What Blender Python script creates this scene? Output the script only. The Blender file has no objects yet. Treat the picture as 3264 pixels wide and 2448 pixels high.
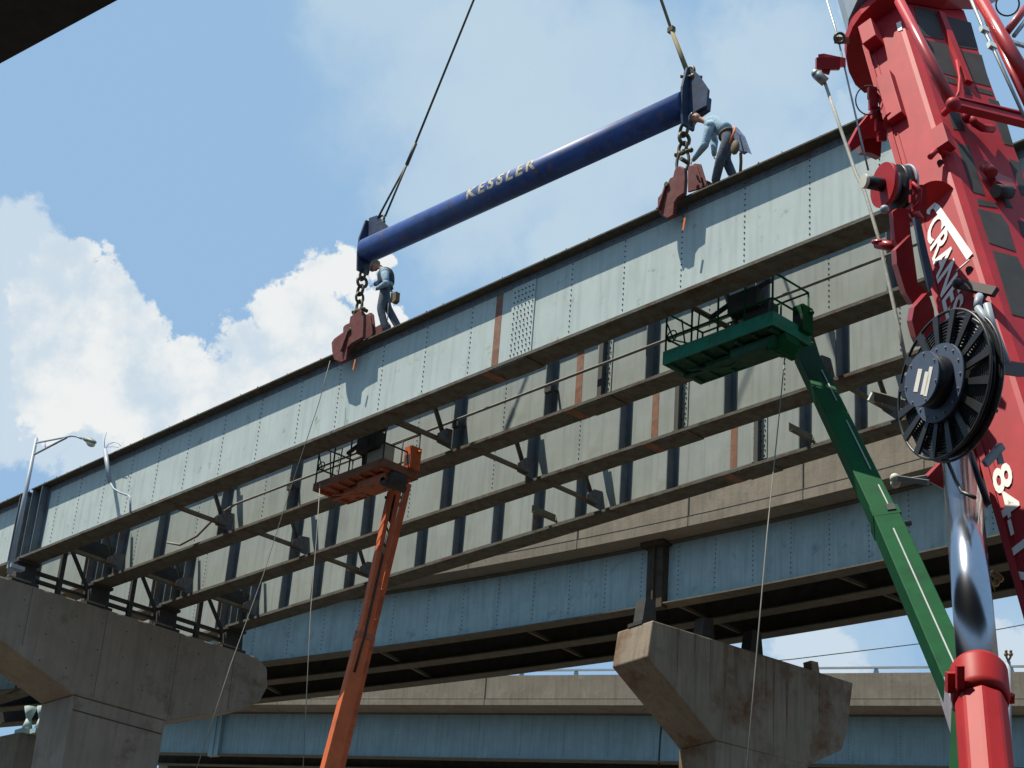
import bpy, math, random
import numpy as np
from mathutils import Vector, Matrix
random.seed(7)
SC = bpy.context.scene
V3 = lambda *a: np.array(a, float)
def nm(v): v = np.array(v, float); return v/np.linalg.norm(v)

# ------------------------------------------------------------------ camera (world axes: X along the steel girders, Y away across them, Z up)
FPX, CX, CY = 5850.0, 1632.0, 1224.0
RC = np.array([[0.68882845, 0.26783122, -0.67363329], [0.72141459, -0.34459322, 0.60068004], [0.0712486, 0.89973438, 0.43058296]])
CAMP = V3(0, 0, 1.6)
cam = bpy.data.cameras.new('camera'); camo = bpy.data.objects.new('camera', cam); SC.collection.objects.link(camo)
cam.sensor_width = 36; cam.sensor_fit = 'HORIZONTAL'; cam.lens = 36*FPX/3264
cam.clip_start = 0.1; cam.clip_end = 3000
_m = Matrix(((RC[0][0], RC[0][1], -RC[0][2], 0), (RC[1][0], RC[1][1], -RC[1][2], 0), (RC[2][0], RC[2][1], -RC[2][2], 1.6), (0, 0, 0, 1)))
camo.matrix_world = _m; SC.camera = camo
RIGHT, UPV, FWD = RC[:, 0], RC[:, 1], RC[:, 2]
def W(x, y): return RC @ V3((x-CX)/FPX, (CY-y)/FPX, 1.0)
def D(x, y, d): return CAMP + W(x, y)*d                       # survey point at depth d
def AT(x, y, ax, v): w = W(x, y); return CAMP + w*((v-CAMP[ax])/w[ax])   # survey point on an axis plane
def ON(x, y, p0, n): w = W(x, y); return CAMP + w*(np.dot(p0-CAMP, n)/np.dot(w, n))

# ------------------------------------------------------------------ sun, sky, exposure
SUN = nm((-.24, -.36, 1.0))
SC.view_settings.view_transform = 'Standard'; SC.view_settings.look = 'None'
SC.view_settings.gamma = 1; SC.view_settings.use_curve_mapping = False
SC.view_settings.exposure = 0.55
sl = bpy.data.lights.new('sun', 'SUN'); so = bpy.data.objects.new('sun', sl); SC.collection.objects.link(so)
sl.energy = 5.0; sl.angle = math.radians(0.5); sl.color = (1, .94, .82)
so.rotation_euler = Vector(SUN).to_track_quat('Z', 'Y').to_euler(); so.location = (0, 0, 60)
w = bpy.data.worlds.new('World'); SC.world = w; w.use_nodes = True
nt = w.node_tree; nt.nodes.clear()
def N(t, **k):
    n = nt.nodes.new(t)
    for a, b in k.items(): setattr(n, a, b)
    return n
def Lk(a, b): nt.links.new(a, b)
out = N('ShaderNodeOutputWorld'); bg = N('ShaderNodeBackground'); bg.inputs[1].default_value = 0.058
sky = N('ShaderNodeTexSky'); sky.sky_type = 'NISHITA'; sky.sun_disc = False
sky.sun_elevation = math.asin(SUN[2]); sky.sun_rotation = math.atan2(SUN[0], SUN[1])
sky.air_density = 1.15; sky.dust_density = 2.4; sky.ozone_density = 1.6; sky.altitude = 100
tc = N('ShaderNodeTexCoord')
nz = N('ShaderNodeTexNoise'); nz.inputs['Scale'].default_value = 24; nz.inputs['Detail'].default_value = 9; nz.inputs['Roughness'].default_value = .62
nz.noise_dimensions = '3D'
Lk(tc.outputs['Generated'], nz.inputs['Vector'])
sub = N('ShaderNodeVectorMath', operation='SUBTRACT'); sub.inputs[1].default_value = (.5, .5, .5); Lk(nz.outputs['Color'], sub.inputs[0])
scl = N('ShaderNodeVectorMath', operation='SCALE'); scl.inputs[3].default_value = .075; Lk(sub.outputs[0], scl.inputs[0])
add = N('ShaderNodeVectorMath', operation='ADD'); Lk(tc.outputs['Generated'], add.inputs[0]); Lk(scl.outputs[0], add.inputs[1])
def Mth(op, a, b=None, c=None, clamp=False):
    n = N('ShaderNodeMath', operation=op); n.use_clamp = clamp
    for i, v in enumerate((a, b, c)):
        if v is None: continue
        if isinstance(v, (int, float)): n.inputs[i].default_value = v
        else: Lk(v, n.inputs[i])
    return n.outputs[0]
def cover(blobs, edge):
    cov = None
    for (x, y, r) in blobs:
        c = nm(W(x, y)); dn = N('ShaderNodeVectorMath', operation='DISTANCE'); Lk(add.outputs[0], dn.inputs[0]); dn.inputs[1].default_value = tuple(c)
        q = Mth('DIVIDE', dn.outputs['Value'], r/FPX)
        cov = q if cov is None else Mth('MINIMUM', cov, q)
    m = N('ShaderNodeMapRange', interpolation_type='SMOOTHSTEP'); Lk(cov, m.inputs[0])
    m.inputs[1].default_value = 1+edge; m.inputs[2].default_value = 1-edge; m.inputs[3].default_value = 0; m.inputs[4].default_value = 1
    return m.outputs[0], cov
cum, cd = cover([(180, 900, 120), (320, 930, 110), (260, 1060, 200), (160, 1180, 130), (430, 1050, 110), (520, 1180, 110), (330, 1240, 200), (180, 1300, 110),
                 (1000, 920, 110), (1110, 900, 90), (930, 1010, 120), (770, 1120, 90), (850, 1190, 130), (1000, 1120, 170), (1280, 1060, 60), (700, 1260, 140), (560, 1380, 170), (1220, 990, 70), (1180, 880, 60)], .13)
cum2, cd2 = cover([(-30, 790, 170), (-40, 950, 190), (60, 1150, 190), (100, 1350, 160), (330, 1500, 150), (-200, 1200, 250), (2560, 2090, 150), (3180, 2090, 120)], .16)
thin, cd3 = cover([(1500, 200, 420), (1300, 40, 330), (1900, 400, 400), (1500, 560, 300), (2300, 500, 330), (2450, 200, 250), (2700, 500, 200), (1900, 800, 250), (2600, 2100, 260), (3200, 2050, 200), (2730, 330, 60), (2720, 60, 60)], .45)
n2 = N('ShaderNodeTexNoise'); n2.inputs['Scale'].default_value = 22; n2.inputs['Detail'].default_value = 7; n2.inputs['Roughness'].default_value = .6; Lk(tc.outputs['Generated'], n2.inputs['Vector'])
ms = N('ShaderNodeMapRange', interpolation_type='SMOOTHSTEP'); Lk(n2.outputs['Fac'], ms.inputs[0]); ms.inputs[1].default_value = .33; ms.inputs[2].default_value = .58
cr = N('ShaderNodeMixRGB'); cr.inputs[1].default_value = (7.1, 8.4, 9.5, 1); cr.inputs[2].default_value = (10.3, 10.5, 10.4, 1); Lk(ms.outputs[0], cr.inputs[0])
n3 = N('ShaderNodeTexNoise'); n3.inputs['Scale'].default_value = 6; n3.inputs['Detail'].default_value = 5; Lk(add.outputs[0], n3.inputs['Vector'])
ms3 = N('ShaderNodeMapRange', interpolation_type='SMOOTHSTEP'); Lk(n3.outputs['Fac'], ms3.inputs[0]); ms3.inputs[1].default_value = .3; ms3.inputs[2].default_value = .7
hz = N('ShaderNodeMixRGB'); hz.inputs[2].default_value = (3.85, 6.3, 9.25, 1); hz.inputs[0].default_value = .88; Lk(sky.outputs[0], hz.inputs[1])   # summer haze veil
t1 = N('ShaderNodeMixRGB'); Lk(hz.outputs[0], t1.inputs[1]); t1.inputs[2].default_value = (6.1, 7.8, 9.2, 1)
Lk(Mth('MULTIPLY', Mth('MULTIPLY_ADD', ms3.outputs[0], .55, .42), thin), t1.inputs[0])
t2 = N('ShaderNodeMixRGB'); Lk(t1.outputs[0], t2.inputs[1]); t2.inputs[2].default_value = (7.4, 8.6, 9.7, 1); Lk(Mth('MULTIPLY', cum2, .85), t2.inputs[0])
t3 = N('ShaderNodeMixRGB'); Lk(t2.outputs[0], t3.inputs[1]); Lk(cr.outputs[0], t3.inputs[2]); Lk(Mth('MULTIPLY', cum, .97), t3.inputs[0])
Lk(t3.outputs[0], bg.inputs[0]); Lk(bg.outputs[0], out.inputs[0])

# ------------------------------------------------------------------ materials
MATS = {}
def mat(name, col, rough=.6, metal=0., var=.15, scale=3., streak=0., stain=None, stain_amt=.0, stain_scale=1.2, bump=.0, bscale=30., spec=.25, coat=0.):
    if name in MATS: return MATS[name]
    m = bpy.data.materials.new(name); m.use_nodes = True; t = m.node_tree; b = t.nodes['Principled BSDF']
    def NN(ty): return t.nodes.new(ty)
    tcn = NN('ShaderNodeTexCoord')
    n1 = NN('ShaderNodeTexNoise'); n1.inputs['Scale'].default_value = scale; n1.inputs['Detail'].default_value = 8; n1.inputs['Roughness'].default_value = .65
    t.links.new(tcn.outputs['Object'], n1.inputs['Vector'])
    lo = tuple(max(0, c*(1-var)) for c in col)+(1,); hi = tuple(min(1, c*(1+var)) for c in col)+(1,)
    mr = NN('ShaderNodeMapRange'); mr.inputs[1].default_value = .3; mr.inputs[2].default_value = .7; t.links.new(n1.outputs['Fac'], mr.inputs[0])
    mx = NN('ShaderNodeMixRGB'); mx.inputs[1].default_value = lo; mx.inputs[2].default_value = hi; t.links.new(mr.outputs[0], mx.inputs[0])
    cur = mx.outputs[0]
    if streak > 0:
        mp = NN('ShaderNodeMapping'); mp.inputs['Scale'].default_value = (5, 5, .35); t.links.new(tcn.outputs['Object'], mp.inputs[0])
        n = NN('ShaderNodeTexNoise'); n.inputs['Scale'].default_value = 1.6; n.inputs['Detail'].default_value = 6; t.links.new(mp.outputs[0], n.inputs['Vector'])
        r = NN('ShaderNodeMapRange'); r.inputs[1].default_value = .45; r.inputs[2].default_value = .75; r.inputs[4].default_value = streak; t.links.new(n.outputs['Fac'], r.inputs[0])
        x = NN('ShaderNodeMixRGB'); x.inputs[2].default_value = tuple(c*.45 for c in col)+(1,); t.links.new(cur, x.inputs[1]); t.links.new(r.outputs[0], x.inputs[0]); cur = x.outputs[0]
    if stain:
        n = NN('ShaderNodeTexNoise'); n.inputs['Scale'].default_value = stain_scale; n.inputs['Detail'].default_value = 10; n.inputs['Roughness'].default_value = .7; t.links.new(tcn.outputs['Object'], n.inputs['Vector'])
        r = NN('ShaderNodeMapRange'); r.inputs[1].default_value = .62-.25*stain_amt; r.inputs[2].default_value = .72-.1*stain_amt; t.links.new(n.outputs['Fac'], r.inputs[0])
        x = NN('ShaderNodeMixRGB'); x.inputs[2].default_value = tuple(stain)+(1,); t.links.new(cur, x.inputs[1]); t.links.new(r.outputs[0], x.inputs[0]); cur = x.outputs[0]
    t.links.new(cur, b.inputs['Base Color'])
    b.inputs['Roughness'].default_value = rough; b.inputs['Metallic'].default_value = metal
    b.inputs['Specular IOR Level'].default_value = spec; b.inputs['Coat Weight'].default_value = coat; b.inputs['Coat Roughness'].default_value = .12
    if bump > 0:
        n = NN('ShaderNodeTexNoise'); n.inputs['Scale'].default_value = bscale; n.inputs['Detail'].default_value = 6; t.links.new(tcn.outputs['Object'], n.inputs['Vector'])
        bp = NN('ShaderNodeBump'); bp.inputs['Strength'].default_value = bump; bp.inputs['Distance'].default_value = .02; t.links.new(n.outputs['Fac'], bp.inputs['Height']); t.links.new(bp.outputs[0], b.inputs['Normal'])
    MATS[name] = m; return m
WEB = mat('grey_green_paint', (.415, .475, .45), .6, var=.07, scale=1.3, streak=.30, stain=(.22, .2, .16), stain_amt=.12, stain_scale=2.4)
WEB2 = mat('darker_inner_paint', (.275, .305, .285), .65, var=.12, scale=.9, streak=.35, stain=(.25, .27, .235), stain_amt=.2, stain_scale=.8)  # darker, greyer copy of the web paint for the inner girders
FLG = mat('grimy_flange_steel', (.098, .094, .078), .85, var=.3, scale=4, stain=(.07, .035, .02), stain_amt=.5, stain_scale=2.2, bump=.5)
TOPR = mat('rusty_top_steel', (.07, .062, .046), .85, var=.35, scale=6, stain=(.17, .08, .03), stain_amt=.25, stain_scale=5, bump=.6)
STF = mat('stiffener_paint', (.13, .15, .165), .6, var=.2, scale=3, streak=.4, stain=(.12, .07, .04), stain_amt=.3)
RIV = mat('rivet_steel', (.07, .07, .065), .7)
RUST = mat('red_primer_stain', (.21, .10, .065), .8, var=.3, scale=5, stain=(.26, .17, .12), stain_amt=.5)
BRC = mat('dirty_brace_steel', (.13, .12, .09), .85, var=.3, scale=5, stain=(.09, .045, .025), stain_amt=.4)
CON = mat('weathered_concrete', (.26, .218, .17), .9, var=.14, scale=1.1, streak=.3, stain=(.15, .115, .08), stain_amt=.25, stain_scale=.8, bump=.35, bscale=18)
CONR = mat('stained_pier_concrete', (.24, .20, .15), .9, var=.16, scale=.9, streak=.5, stain=(.13, .06, .025), stain_amt=.45, stain_scale=.55, bump=.35, bscale=18)
CONL = mat('pale_barrier_concrete', (.19, .16, .12), .9, var=.16, scale=1.4, streak=.4, stain=(.24, .2, .15), stain_amt=.25, stain_scale=1.5, bump=.3, bscale=14)
BLUE = mat('pale_blue_paint', (.35, .455, .455), .6, var=.12, scale=1.5, streak=.4, stain=(.2, .27, .3), stain_amt=.2, stain_scale=2)
BLUE3 = mat('shaded_blue_paint', (.205, .285, .295), .6, var=.12, scale=1.0, streak=.4)  # darker copy of the blue, with the overhang's shade put into the colour
BFL = mat('dusty_blue_flange', (.11, .10, .078), .85, var=.25, scale=3)
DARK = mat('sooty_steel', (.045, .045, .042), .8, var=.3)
NAVY = mat('navy_blue_paint', (.025, .065, .22), .5, var=.35, scale=3, stain=(.16, .08, .05), stain_amt=.26, stain_scale=5, spec=.4)
NAVYD = mat('navy_plate_paint', (.03, .045, .085), .5, var=.3, stain=(.1, .07, .05), stain_amt=.3, stain_scale=8)
CREAM = mat('worn_cream_lettering', (.50, .45, .30), .7, var=.3, scale=12, stain=(.05, .08, .17), stain_amt=.55, stain_scale=16)
RED = mat('crane_red_enamel', (.37, .022, .03), .55, var=.14, scale=2.5, streak=.2, spec=.2, stain=(.30, .03, .03), stain_amt=.25, stain_scale=3)
DRED = mat('deep_red_enamel', (.30, .02, .022), .4, var=.12, coat=.2)
REDM = mat('satin_red_paint', (.34, .025, .03), .6, var=.08, spec=.15)
REDB = mat('oxide_red_enamel', (.33, .014, .014), .5, var=.12, scale=4, spec=.2)
REDG = mat('gloss_red_tube', (.38, .03, .03), .32, var=.08, spec=.4, coat=.25)
CLMP = mat('clamp_red_paint', (.125, .03, .027), .65, var=.3, scale=8, stain=(.12, .06, .04), stain_amt=.5, stain_scale=9)
BLK = mat('black_rubber', (.014, .014, .016), .42, spec=.4)
PNL = mat('flat_charcoal', (.045, .043, .042), .75, var=.2)
WHT = mat('white_lettering', (.78, .76, .70), .5, var=.05)
GRY = mat('grey_steel_paint', (.28, .32, .36), .45, var=.1)
SLATE = mat('slate_blue_cover', (.075, .10, .15), .5, var=.12)
CHR = mat('chrome_rod', (.40, .42, .47), .2, metal=1, var=.06, scale=9)
GALV = mat('galvanised_steel', (.30, .31, .30), .45, metal=.6, var=.15)
ORG = mat('orange_lift_paint', (.48, .105, .03), .55, var=.15, scale=3, stain=(.2, .05, .03), stain_amt=.3)
ORGD = mat('grimy_orange_paint', (.34, .10, .045), .65, var=.35, scale=5, stain=(.08, .04, .03), stain_amt=.5, stain_scale=5)
GRN = mat('green_lift_paint', (.003, .058, .017), .6, var=.2, scale=2, stain=(.004, .04, .014), stain_amt=.3, spec=.08)
GRNT = mat('teal_green_paint', (.012, .15, .085), .55, var=.25, scale=4, stain=(.015, .08, .05), stain_amt=.4, stain_scale=5)
ROPE = mat('wire_rope', (.10, .10, .085), .6, metal=.3, var=.3, scale=30)
TAG = mat('pale_rope', (.20, .19, .16), .9)
CHN = mat('chain_steel', (.10, .085, .05), .5, metal=.5, var=.4, scale=15)
SKIN = mat('sunburnt_skin', (.36, .17, .11), .6)
SHIRT = mat('faded_blue_shirt', (.25, .35, .42), .9, var=.25, scale=14, bump=.6, bscale=20)
VEST = mat('dark_safety_vest', (.035, .045, .06), .8, var=.3)
JEAN = mat('grey_blue_denim', (.075, .09, .11), .9, var=.3, scale=12, bump=.5, bscale=25)
HAT = mat('brown_hard_hat', (.22, .17, .13), .35, var=.2, coat=.3)
HATK = mat('black_hard_hat', (.05, .055, .065), .3, coat=.4)
LEA = mat('tan_leather', (.13, .09, .045), .7, var=.3)
GLV = mat('pale_work_glove', (.38, .36, .30), .9)
WOOD = mat('weathered_wood', (.28, .20, .12), .85, var=.3, scale=8)
GRD = mat('gravel_ground', (.095, .085, .07), .95, var=.3, scale=.6, bump=.5)
LENS = mat('lamp_glass', (.5, .48, .36), .25)

# ------------------------------------------------------------------ mesh building
class MB:
    def __init__(s): s.v = []; s.f = []; s.mi = []; s.sm = []
    def add(s, vs, fs, m=0, smooth=False):
        o = len(s.v); s.v += [tuple(map(float, p)) for p in vs]
        for f in fs: s.f.append([i+o for i in f]); s.mi.append(m); s.sm.append(smooth)
    def obox(s, c, a, b, d, m=0):     # centre and three half-vectors
        c, a, b, d = map(np.array, (c, a, b, d)); vs = []
        for i in (-1, 1):
            for j in (-1, 1):
                for k in (-1, 1): vs.append(c+a*i+b*j+d*k)
        s.add(vs, [(0, 1, 3, 2), (4, 6, 7, 5), (0, 4, 5, 1), (2, 3, 7, 6), (0, 2, 6, 4), (1, 5, 7, 3)], m)
        return s
    def box(s, x0, x1, y0, y1, z0, z1, m=0):
        return s.obox(((x0+x1)/2, (y0+y1)/2, (z0+z1)/2), ((x1-x0)/2, 0, 0), (0, (y1-y0)/2, 0), (0, 0, (z1-z0)/2), m)
    def beam(s, p0, p1, wd, hd, side, m=0, w1=None, h1=None):
        p0, p1 = np.array(p0, float), np.array(p1, float); ax = nm(p1-p0); a = np.array(side, float); a = nm(a-ax*np.dot(a, ax)); b = np.cross(ax, a)
        w1 = wd if w1 is None else w1; h1 = hd if h1 is None else h1; vs = []
        for p, q, r in ((p0, wd/2, hd/2), (p1, w1/2, h1/2)):
            for i, j in ((-1, -1), (1, -1), (1, 1), (-1, 1)): vs.append(p+a*i*q+b*j*r)
        s.add(vs, [(3, 2, 1, 0), (4, 5, 6, 7)]+[(i, (i+1) % 4, (i+1) % 4+4, i+4) for i in range(4)], m); return s
    def tube(s, pts, r, n=8, m=0, cap=True):
        pts = [np.array(p, float) for p in pts]; k = len(pts); rs = r if isinstance(r, (list, tuple)) else [r]*k
        prev = None; vs = []
        for i, p in enumerate(pts):
            t = nm(pts[min(i+1, k-1)]-pts[max(i-1, 0)])
            if prev is None:
                prev = nm(np.cross(t, (0, 0, 1) if abs(t[2]) < .9 else (1, 0, 0)))
            a = nm(prev-t*np.dot(prev, t)); b = np.cross(t, a); prev = a
            for j in range(n):
                g = 2*math.pi*j/n; vs.append(p+(a*math.cos(g)+b*math.sin(g))*rs[i])
        fs = [(i*n+j, i*n+(j+1) % n, (i+1)*n+(j+1) % n, (i+1)*n+j) for i in range(k-1) for j in range(n)]
        s.add(vs, fs, m, True)
        if cap:
            o = len(s.v)-len(vs); s.f.append([o+j for j in range(n)][::-1]); s.mi.append(m); s.sm.append(False)
            s.f.append([o+(k-1)*n+j for j in range(n)]); s.mi.append(m); s.sm.append(False)
        return s
    def torus(s, c, ax, R, r, n=40, k=6, m=0, su=None, sv=1., a0=0, a1=2*math.pi):
        ax = nm(ax); a = nm(np.cross(ax, (0, 0, 1) if abs(ax[2]) < .9 else (1, 0, 0))) if su is None else nm(np.array(su)-ax*np.dot(su, ax)); b = np.cross(ax, a)
        full = abs(a1-a0) > 6.2; vs = []; cnt = n if full else n+1
        for i in range(cnt):
            g = a0+(a1-a0)*i/n; d = a*math.cos(g)+b*math.sin(g)
            for j in range(k):
                h = 2*math.pi*j/k; q = np.array(c)+a*math.cos(g)*R+b*math.sin(g)*R*sv+d*r*math.cos(h)+ax*r*math.sin(h); vs.append(q)
        fs = []
        for i in range(n):
            i2 = (i+1) % cnt
            for j in range(k): fs.append((i*k+j, i2*k+j, i2*k+(j+1) % k, i*k+(j+1) % k))
        s.add(vs, fs, m, True); return s
    def prism(s, poly, ext, m=0, mside=None):   # 3-D polygon, extruded by a vector
        poly = [np.array(p, float) for p in poly]; n = len(poly); e = np.array(ext, float)
        s.add(poly+[p+e for p in poly], [tuple(range(n))[::-1], tuple(range(n, 2*n))], m)
        o = len(s.v)-2*n
        for i in range(n): s.f.append([o+i, o+(i+1) % n, o+(i+1) % n+n, o+i+n]); s.mi.append(m if mside is None else mside); s.sm.append(False)
        return s
    def ball(s, c, r, m=0, nu=12, nv=8, ax=None, top=1.0, bot=-1.0):   # ellipsoid; ax = three axis vectors
        c = np.array(c, float); A = np.eye(3)*r if ax is None else np.array(ax); vs = []
        for i in range(nv+1):
            zz = math.asin(bot)+(math.asin(top)-math.asin(bot))*i/nv
            for j in range(nu):
                g = 2*math.pi*j/nu; vs.append(c+A[0]*math.cos(g)*math.cos(zz)+A[1]*math.sin(g)*math.cos(zz)+A[2]*math.sin(zz))
        s.add(vs, [(i*nu+j, i*nu+(j+1) % nu, (i+1)*nu+(j+1) % nu, (i+1)*nu+j) for i in range(nv) for j in range(nu)]+[tuple(range(nu))[::-1], tuple(nv*nu+j for j in range(nu))], m, True)
        return s
    def dot(s, c, r, nrm, hgt=.015, m=0, n=6):   # bolt / rivet head
        c = np.array(c, float); nrm = nm(nrm); a = nm(np.cross(nrm, (0, 0, 1) if abs(nrm[2]) < .9 else (1, 0, 0))); b = np.cross(nrm, a)
        vs = [c+(a*math.cos(2*math.pi*j/n)+b*math.sin(2*math.pi*j/n))*r for j in range(n)]+[c+nrm*hgt+(a*math.cos(2*math.pi*j/n)+b*math.sin(2*math.pi*j/n))*r*.6 for j in range(n)]
        s.add(vs, [tuple(range(n, 2*n))]+[(j, (j+1) % n, (j+1) % n+n, j+n) for j in range(n)], m); return s
    def build(s, name, mats, parent=None, label=None, cat=None, group=None, kind=None, bevel=0):
        mats = mats if isinstance(mats, (list, tuple)) else [mats]
        P = np.array(s.v)
        if parent is None: L = V3(P[:, 0].mean(), P[:, 1].mean(), P[:, 2].min())
        else: L = np.array(parent['_o'])
        me = bpy.data.meshes.new(name); me.from_pydata([tuple(p) for p in (P-L)], [], s.f); me.update()
        for mm in mats: me.materials.append(mm)
        me.polygons.foreach_set('material_index', s.mi); me.polygons.foreach_set('use_smooth', s.sm)
        import bmesh
        bm = bmesh.new(); bm.from_mesh(me); bmesh.ops.recalc_face_normals(bm, faces=bm.faces); bm.to_mesh(me); bm.free()
        o = bpy.data.objects.new(name, me); SC.collection.objects.link(o)
        if parent is None: o.location = tuple(L)
        else: o.parent = parent
        o['_o'] = tuple(map(float, L))
        tag(o, label, cat, group, kind)
        if bevel: bv = o.modifiers.new('bevel', 'BEVEL'); bv.width = bevel; bv.segments = 2; bv.limit_method = 'ANGLE'
        return o
def tag(o, label=None, cat=None, group=None, kind=None):
    if label: o['label'] = label
    if cat: o['category'] = cat
    if group: o['group'] = group
    if kind: o['kind'] = kind
    return o
def thing(name, loc, label, cat, group=None):
    o = bpy.data.objects.new(name, None); SC.collection.objects.link(o); o.location = tuple(map(float, loc)); o.empty_display_size = .3
    o['_o'] = tuple(map(float, loc)); return tag(o, label, cat, group)
def P1(name, f, mats, parent, **k):     # one-shape part
    b = MB(); f(b); return b.build(name, mats, parent, **k)

# ------------------------------------------------------------------ ground
MB().box(-400, 400, -300, 700, -1, 0).build('ground', GRD, kind='structure')

# ------------------------------------------------------------------ steel girders under erection
ZB, ZT = 18.0, 20.08
def girder(n, s0, s1, near, far, label, group, studs=False, bolts=True, splice=None, dense=False, thick=.035):
    t = thing('plate_girder', ((s0+s1)/2, n, ZB), label, 'girder', group)
    b = MB(); b.box(s0, s1, n-.012, n+.012, ZB+thick, ZT-thick)
    for s in far:                                        # rivet rows of the stiffeners on the other side
        z = ZB+.32
        while z < ZT-.2: b.dot((s, n-.012, z), .019, (0, -1, 0), .014, 1); z += .118
    x = s0+.1
    while x < s1:
        b.dot((x, n-.026, ZT-.12), .016, (0, -1, 0), .012, 1)
        b.dot((x, n-.026, ZB+.14), .016, (0, -1, 0), .012, 1); x += .16 if dense else .24
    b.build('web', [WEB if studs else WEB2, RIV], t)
    b = MB(); b.box(s0, s1, n-.28, n+.28, ZB-.035, ZB+thick)
    b.box(s0, s1, n-.026, n-.0125, ZB+thick, ZB+.2, 1).box(s0, s1, n-.13, n-.0265, ZB+thick+.001, ZB+thick+.013)
    if bolts:
        x = s0+.2
        while x < s1:
            if random.random() < .8: b.dot((x, n-.215, ZB+thick), .022, (0, 0, 1), .03, 2)
            x += .3+random.uniform(-.03, .05)
    x = s0+.1
    while x < s1:
        b.dot((x, n-.19, ZB-.035), .02, (0, 0, -1), .014, 2); b.dot((x, n+.19, ZB-.035), .02, (0, 0, -1), .014, 2); x += .3
    b.build('bottom_flange', [FLG, STF, RIV], t)
    b = MB(); b.box(s0, s1, n-.26, n+.26, ZT-thick, ZT)
    b.box(s0, s1, n-.026, n-.0125, ZT-.19, ZT-thick, 1)
    if studs:
        b.box(s0+2.6, s1, n-.23, n+.23, ZT, ZT+.022)
        x = s0+.5
        while x < s1:
            for q in (-.16, .0, .16):
                if random.random() < .55: b.tube([(x+random.uniform(-.05, .05), n+q, ZT), (x+random.uniform(-.06, .06), n+q, ZT+.11)], .011, 5)
            if random.random() < .5:
                c = (x+.3, n-.15+random.uniform(0, .2), ZT+.03); b.obox(c, (.06, .02, 0), (-.01, .04, 0), (0, 0, .03))
            x += .62
    b.build('top_flange', [TOPR, STF], t)
    for s in near:
        q = MB(); q.box(s-.012, s+.012, n-.25, n-.0135, ZB+thick+.002, ZT-thick-.002).box(s+.0125, s+.13, n-.026, n-.0135, ZB+.21, ZT-.2)
        q.build('stiffener', STF, t)
    if splice is not None:
        q = MB(); q.box(splice-.86, splice-.66, n-.0175, n-.0128, ZB+.201, ZT-.195).box(splice-.88, splice-.64, n-.282, n+.282, ZB-.040, ZB-.0355)
        q.build('primer_band', RUST, t)
        hw = .34 if studs else .22
        q = MB(); q.box(splice-hw, splice+hw, n-.036, n-.013, ZB+.205, ZT-.2)
        for i in range(6 if studs else 4):
            for j in range(13): q.dot((splice-hw+.07+i*(hw*2-.14)/(5 if studs else 3)+(.02 if j % 2 else 0), n-.036, ZB+.29+j*.122), .019, (0, -1, 0), .022, 1)
        if not studs: q.box(splice-.06, splice+.06, n-.16, n-.0365, ZB+.06, ZT-.06, 1)
        q.box(splice-.45, splice+.45, n-.27, n+.27, ZB-.065, ZB-.0405, 2)
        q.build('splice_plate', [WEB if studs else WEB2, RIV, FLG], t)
    return t
S1 = -14.2
NG = [22.37, 24.73, 27.02, 29.38]
gl = 'plate girders of the span under erection'
rv = lambda a, b, st: list(np.arange(a, b, st))
G1 = girder(NG[0], -44.55, S1, [-44.45, -43.95], [-43.35, -42.2, -40.93, -39.64, -38.38, -37.04, -35.51, -34.0, -32.44, -30.97, -29.44, -27.97, -26.5, -23.51, -22.05, -20.55, -19.01, -17.51, -16.], 'front pale grey-green girder held by the two red clamps', gl, studs=True, splice=-24.9, bolts=False)
G2 = girder(NG[1], -44.55, S1, [-44.4, -44.05, -43.5, -41.47, -38.5, -35.52, -32.45, -29.34, -26.36, -23.39, -20.5, -17.4], rv(-42.9, -15, 3.0), 'second girder back, behind the two lift platforms, with a conduit on it', gl, splice=-24.8)
G3 = girder(NG[2], -44.55, S1, [-44.4, -44.05, -43.5, -41.33, -38.42, -36.87, -35.39, -32.32, -29.3, -26.3, -23.24, -20.3, -17.4], [-42.79, -33.82, -30.71, -27.8, -21.8, -18.9], 'third girder back of the four between front girder and overpass', gl, splice=-24.68)
G4 = girder(NG[3], -44.55, S1, [-44.4, -44.05, -43.5]+rv(-42.0, -26, 1.5)+[-23.1, -21.6, -20.1, -18.5, -17.0], [-22.4, -19.3], 'rearmost and lowest-looking of the four parallel girders', gl, splice=-24.4, dense=True)
for n, lb in zip(NG, ('pale girder end left of the front girder, beyond the lamp post', 'second girder of the neighbouring span beyond the left pier cap', 'third girder of the neighbouring span beyond the left pier cap', 'girder of the neighbouring span seen beneath the arm of the left pier')):
    girder(n, -59, -44.85, [-44.95, -45.15]+rv(-57, -46, 2.9), rv(-55.5, -45.2, 1.45), lb, 'girders of the neighbouring span', studs=(n == NG[0]), bolts=False)
# brackets on the rear girder
for s in (-38.1, -30.9, -22.9):
    b = MB(); b.beam((s, NG[3]-.03, ZB+.32), (s, NG[3]-.85, ZB+.32), .012, .2, (1, 0, 0)).beam((s+.05, NG[3]-.03, ZB+.22), (s+.05, NG[3]-.85, ZB+.22), .1, .012, (1, 0, 0))
    b.build('brace_bracket', BRC, G4)

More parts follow.
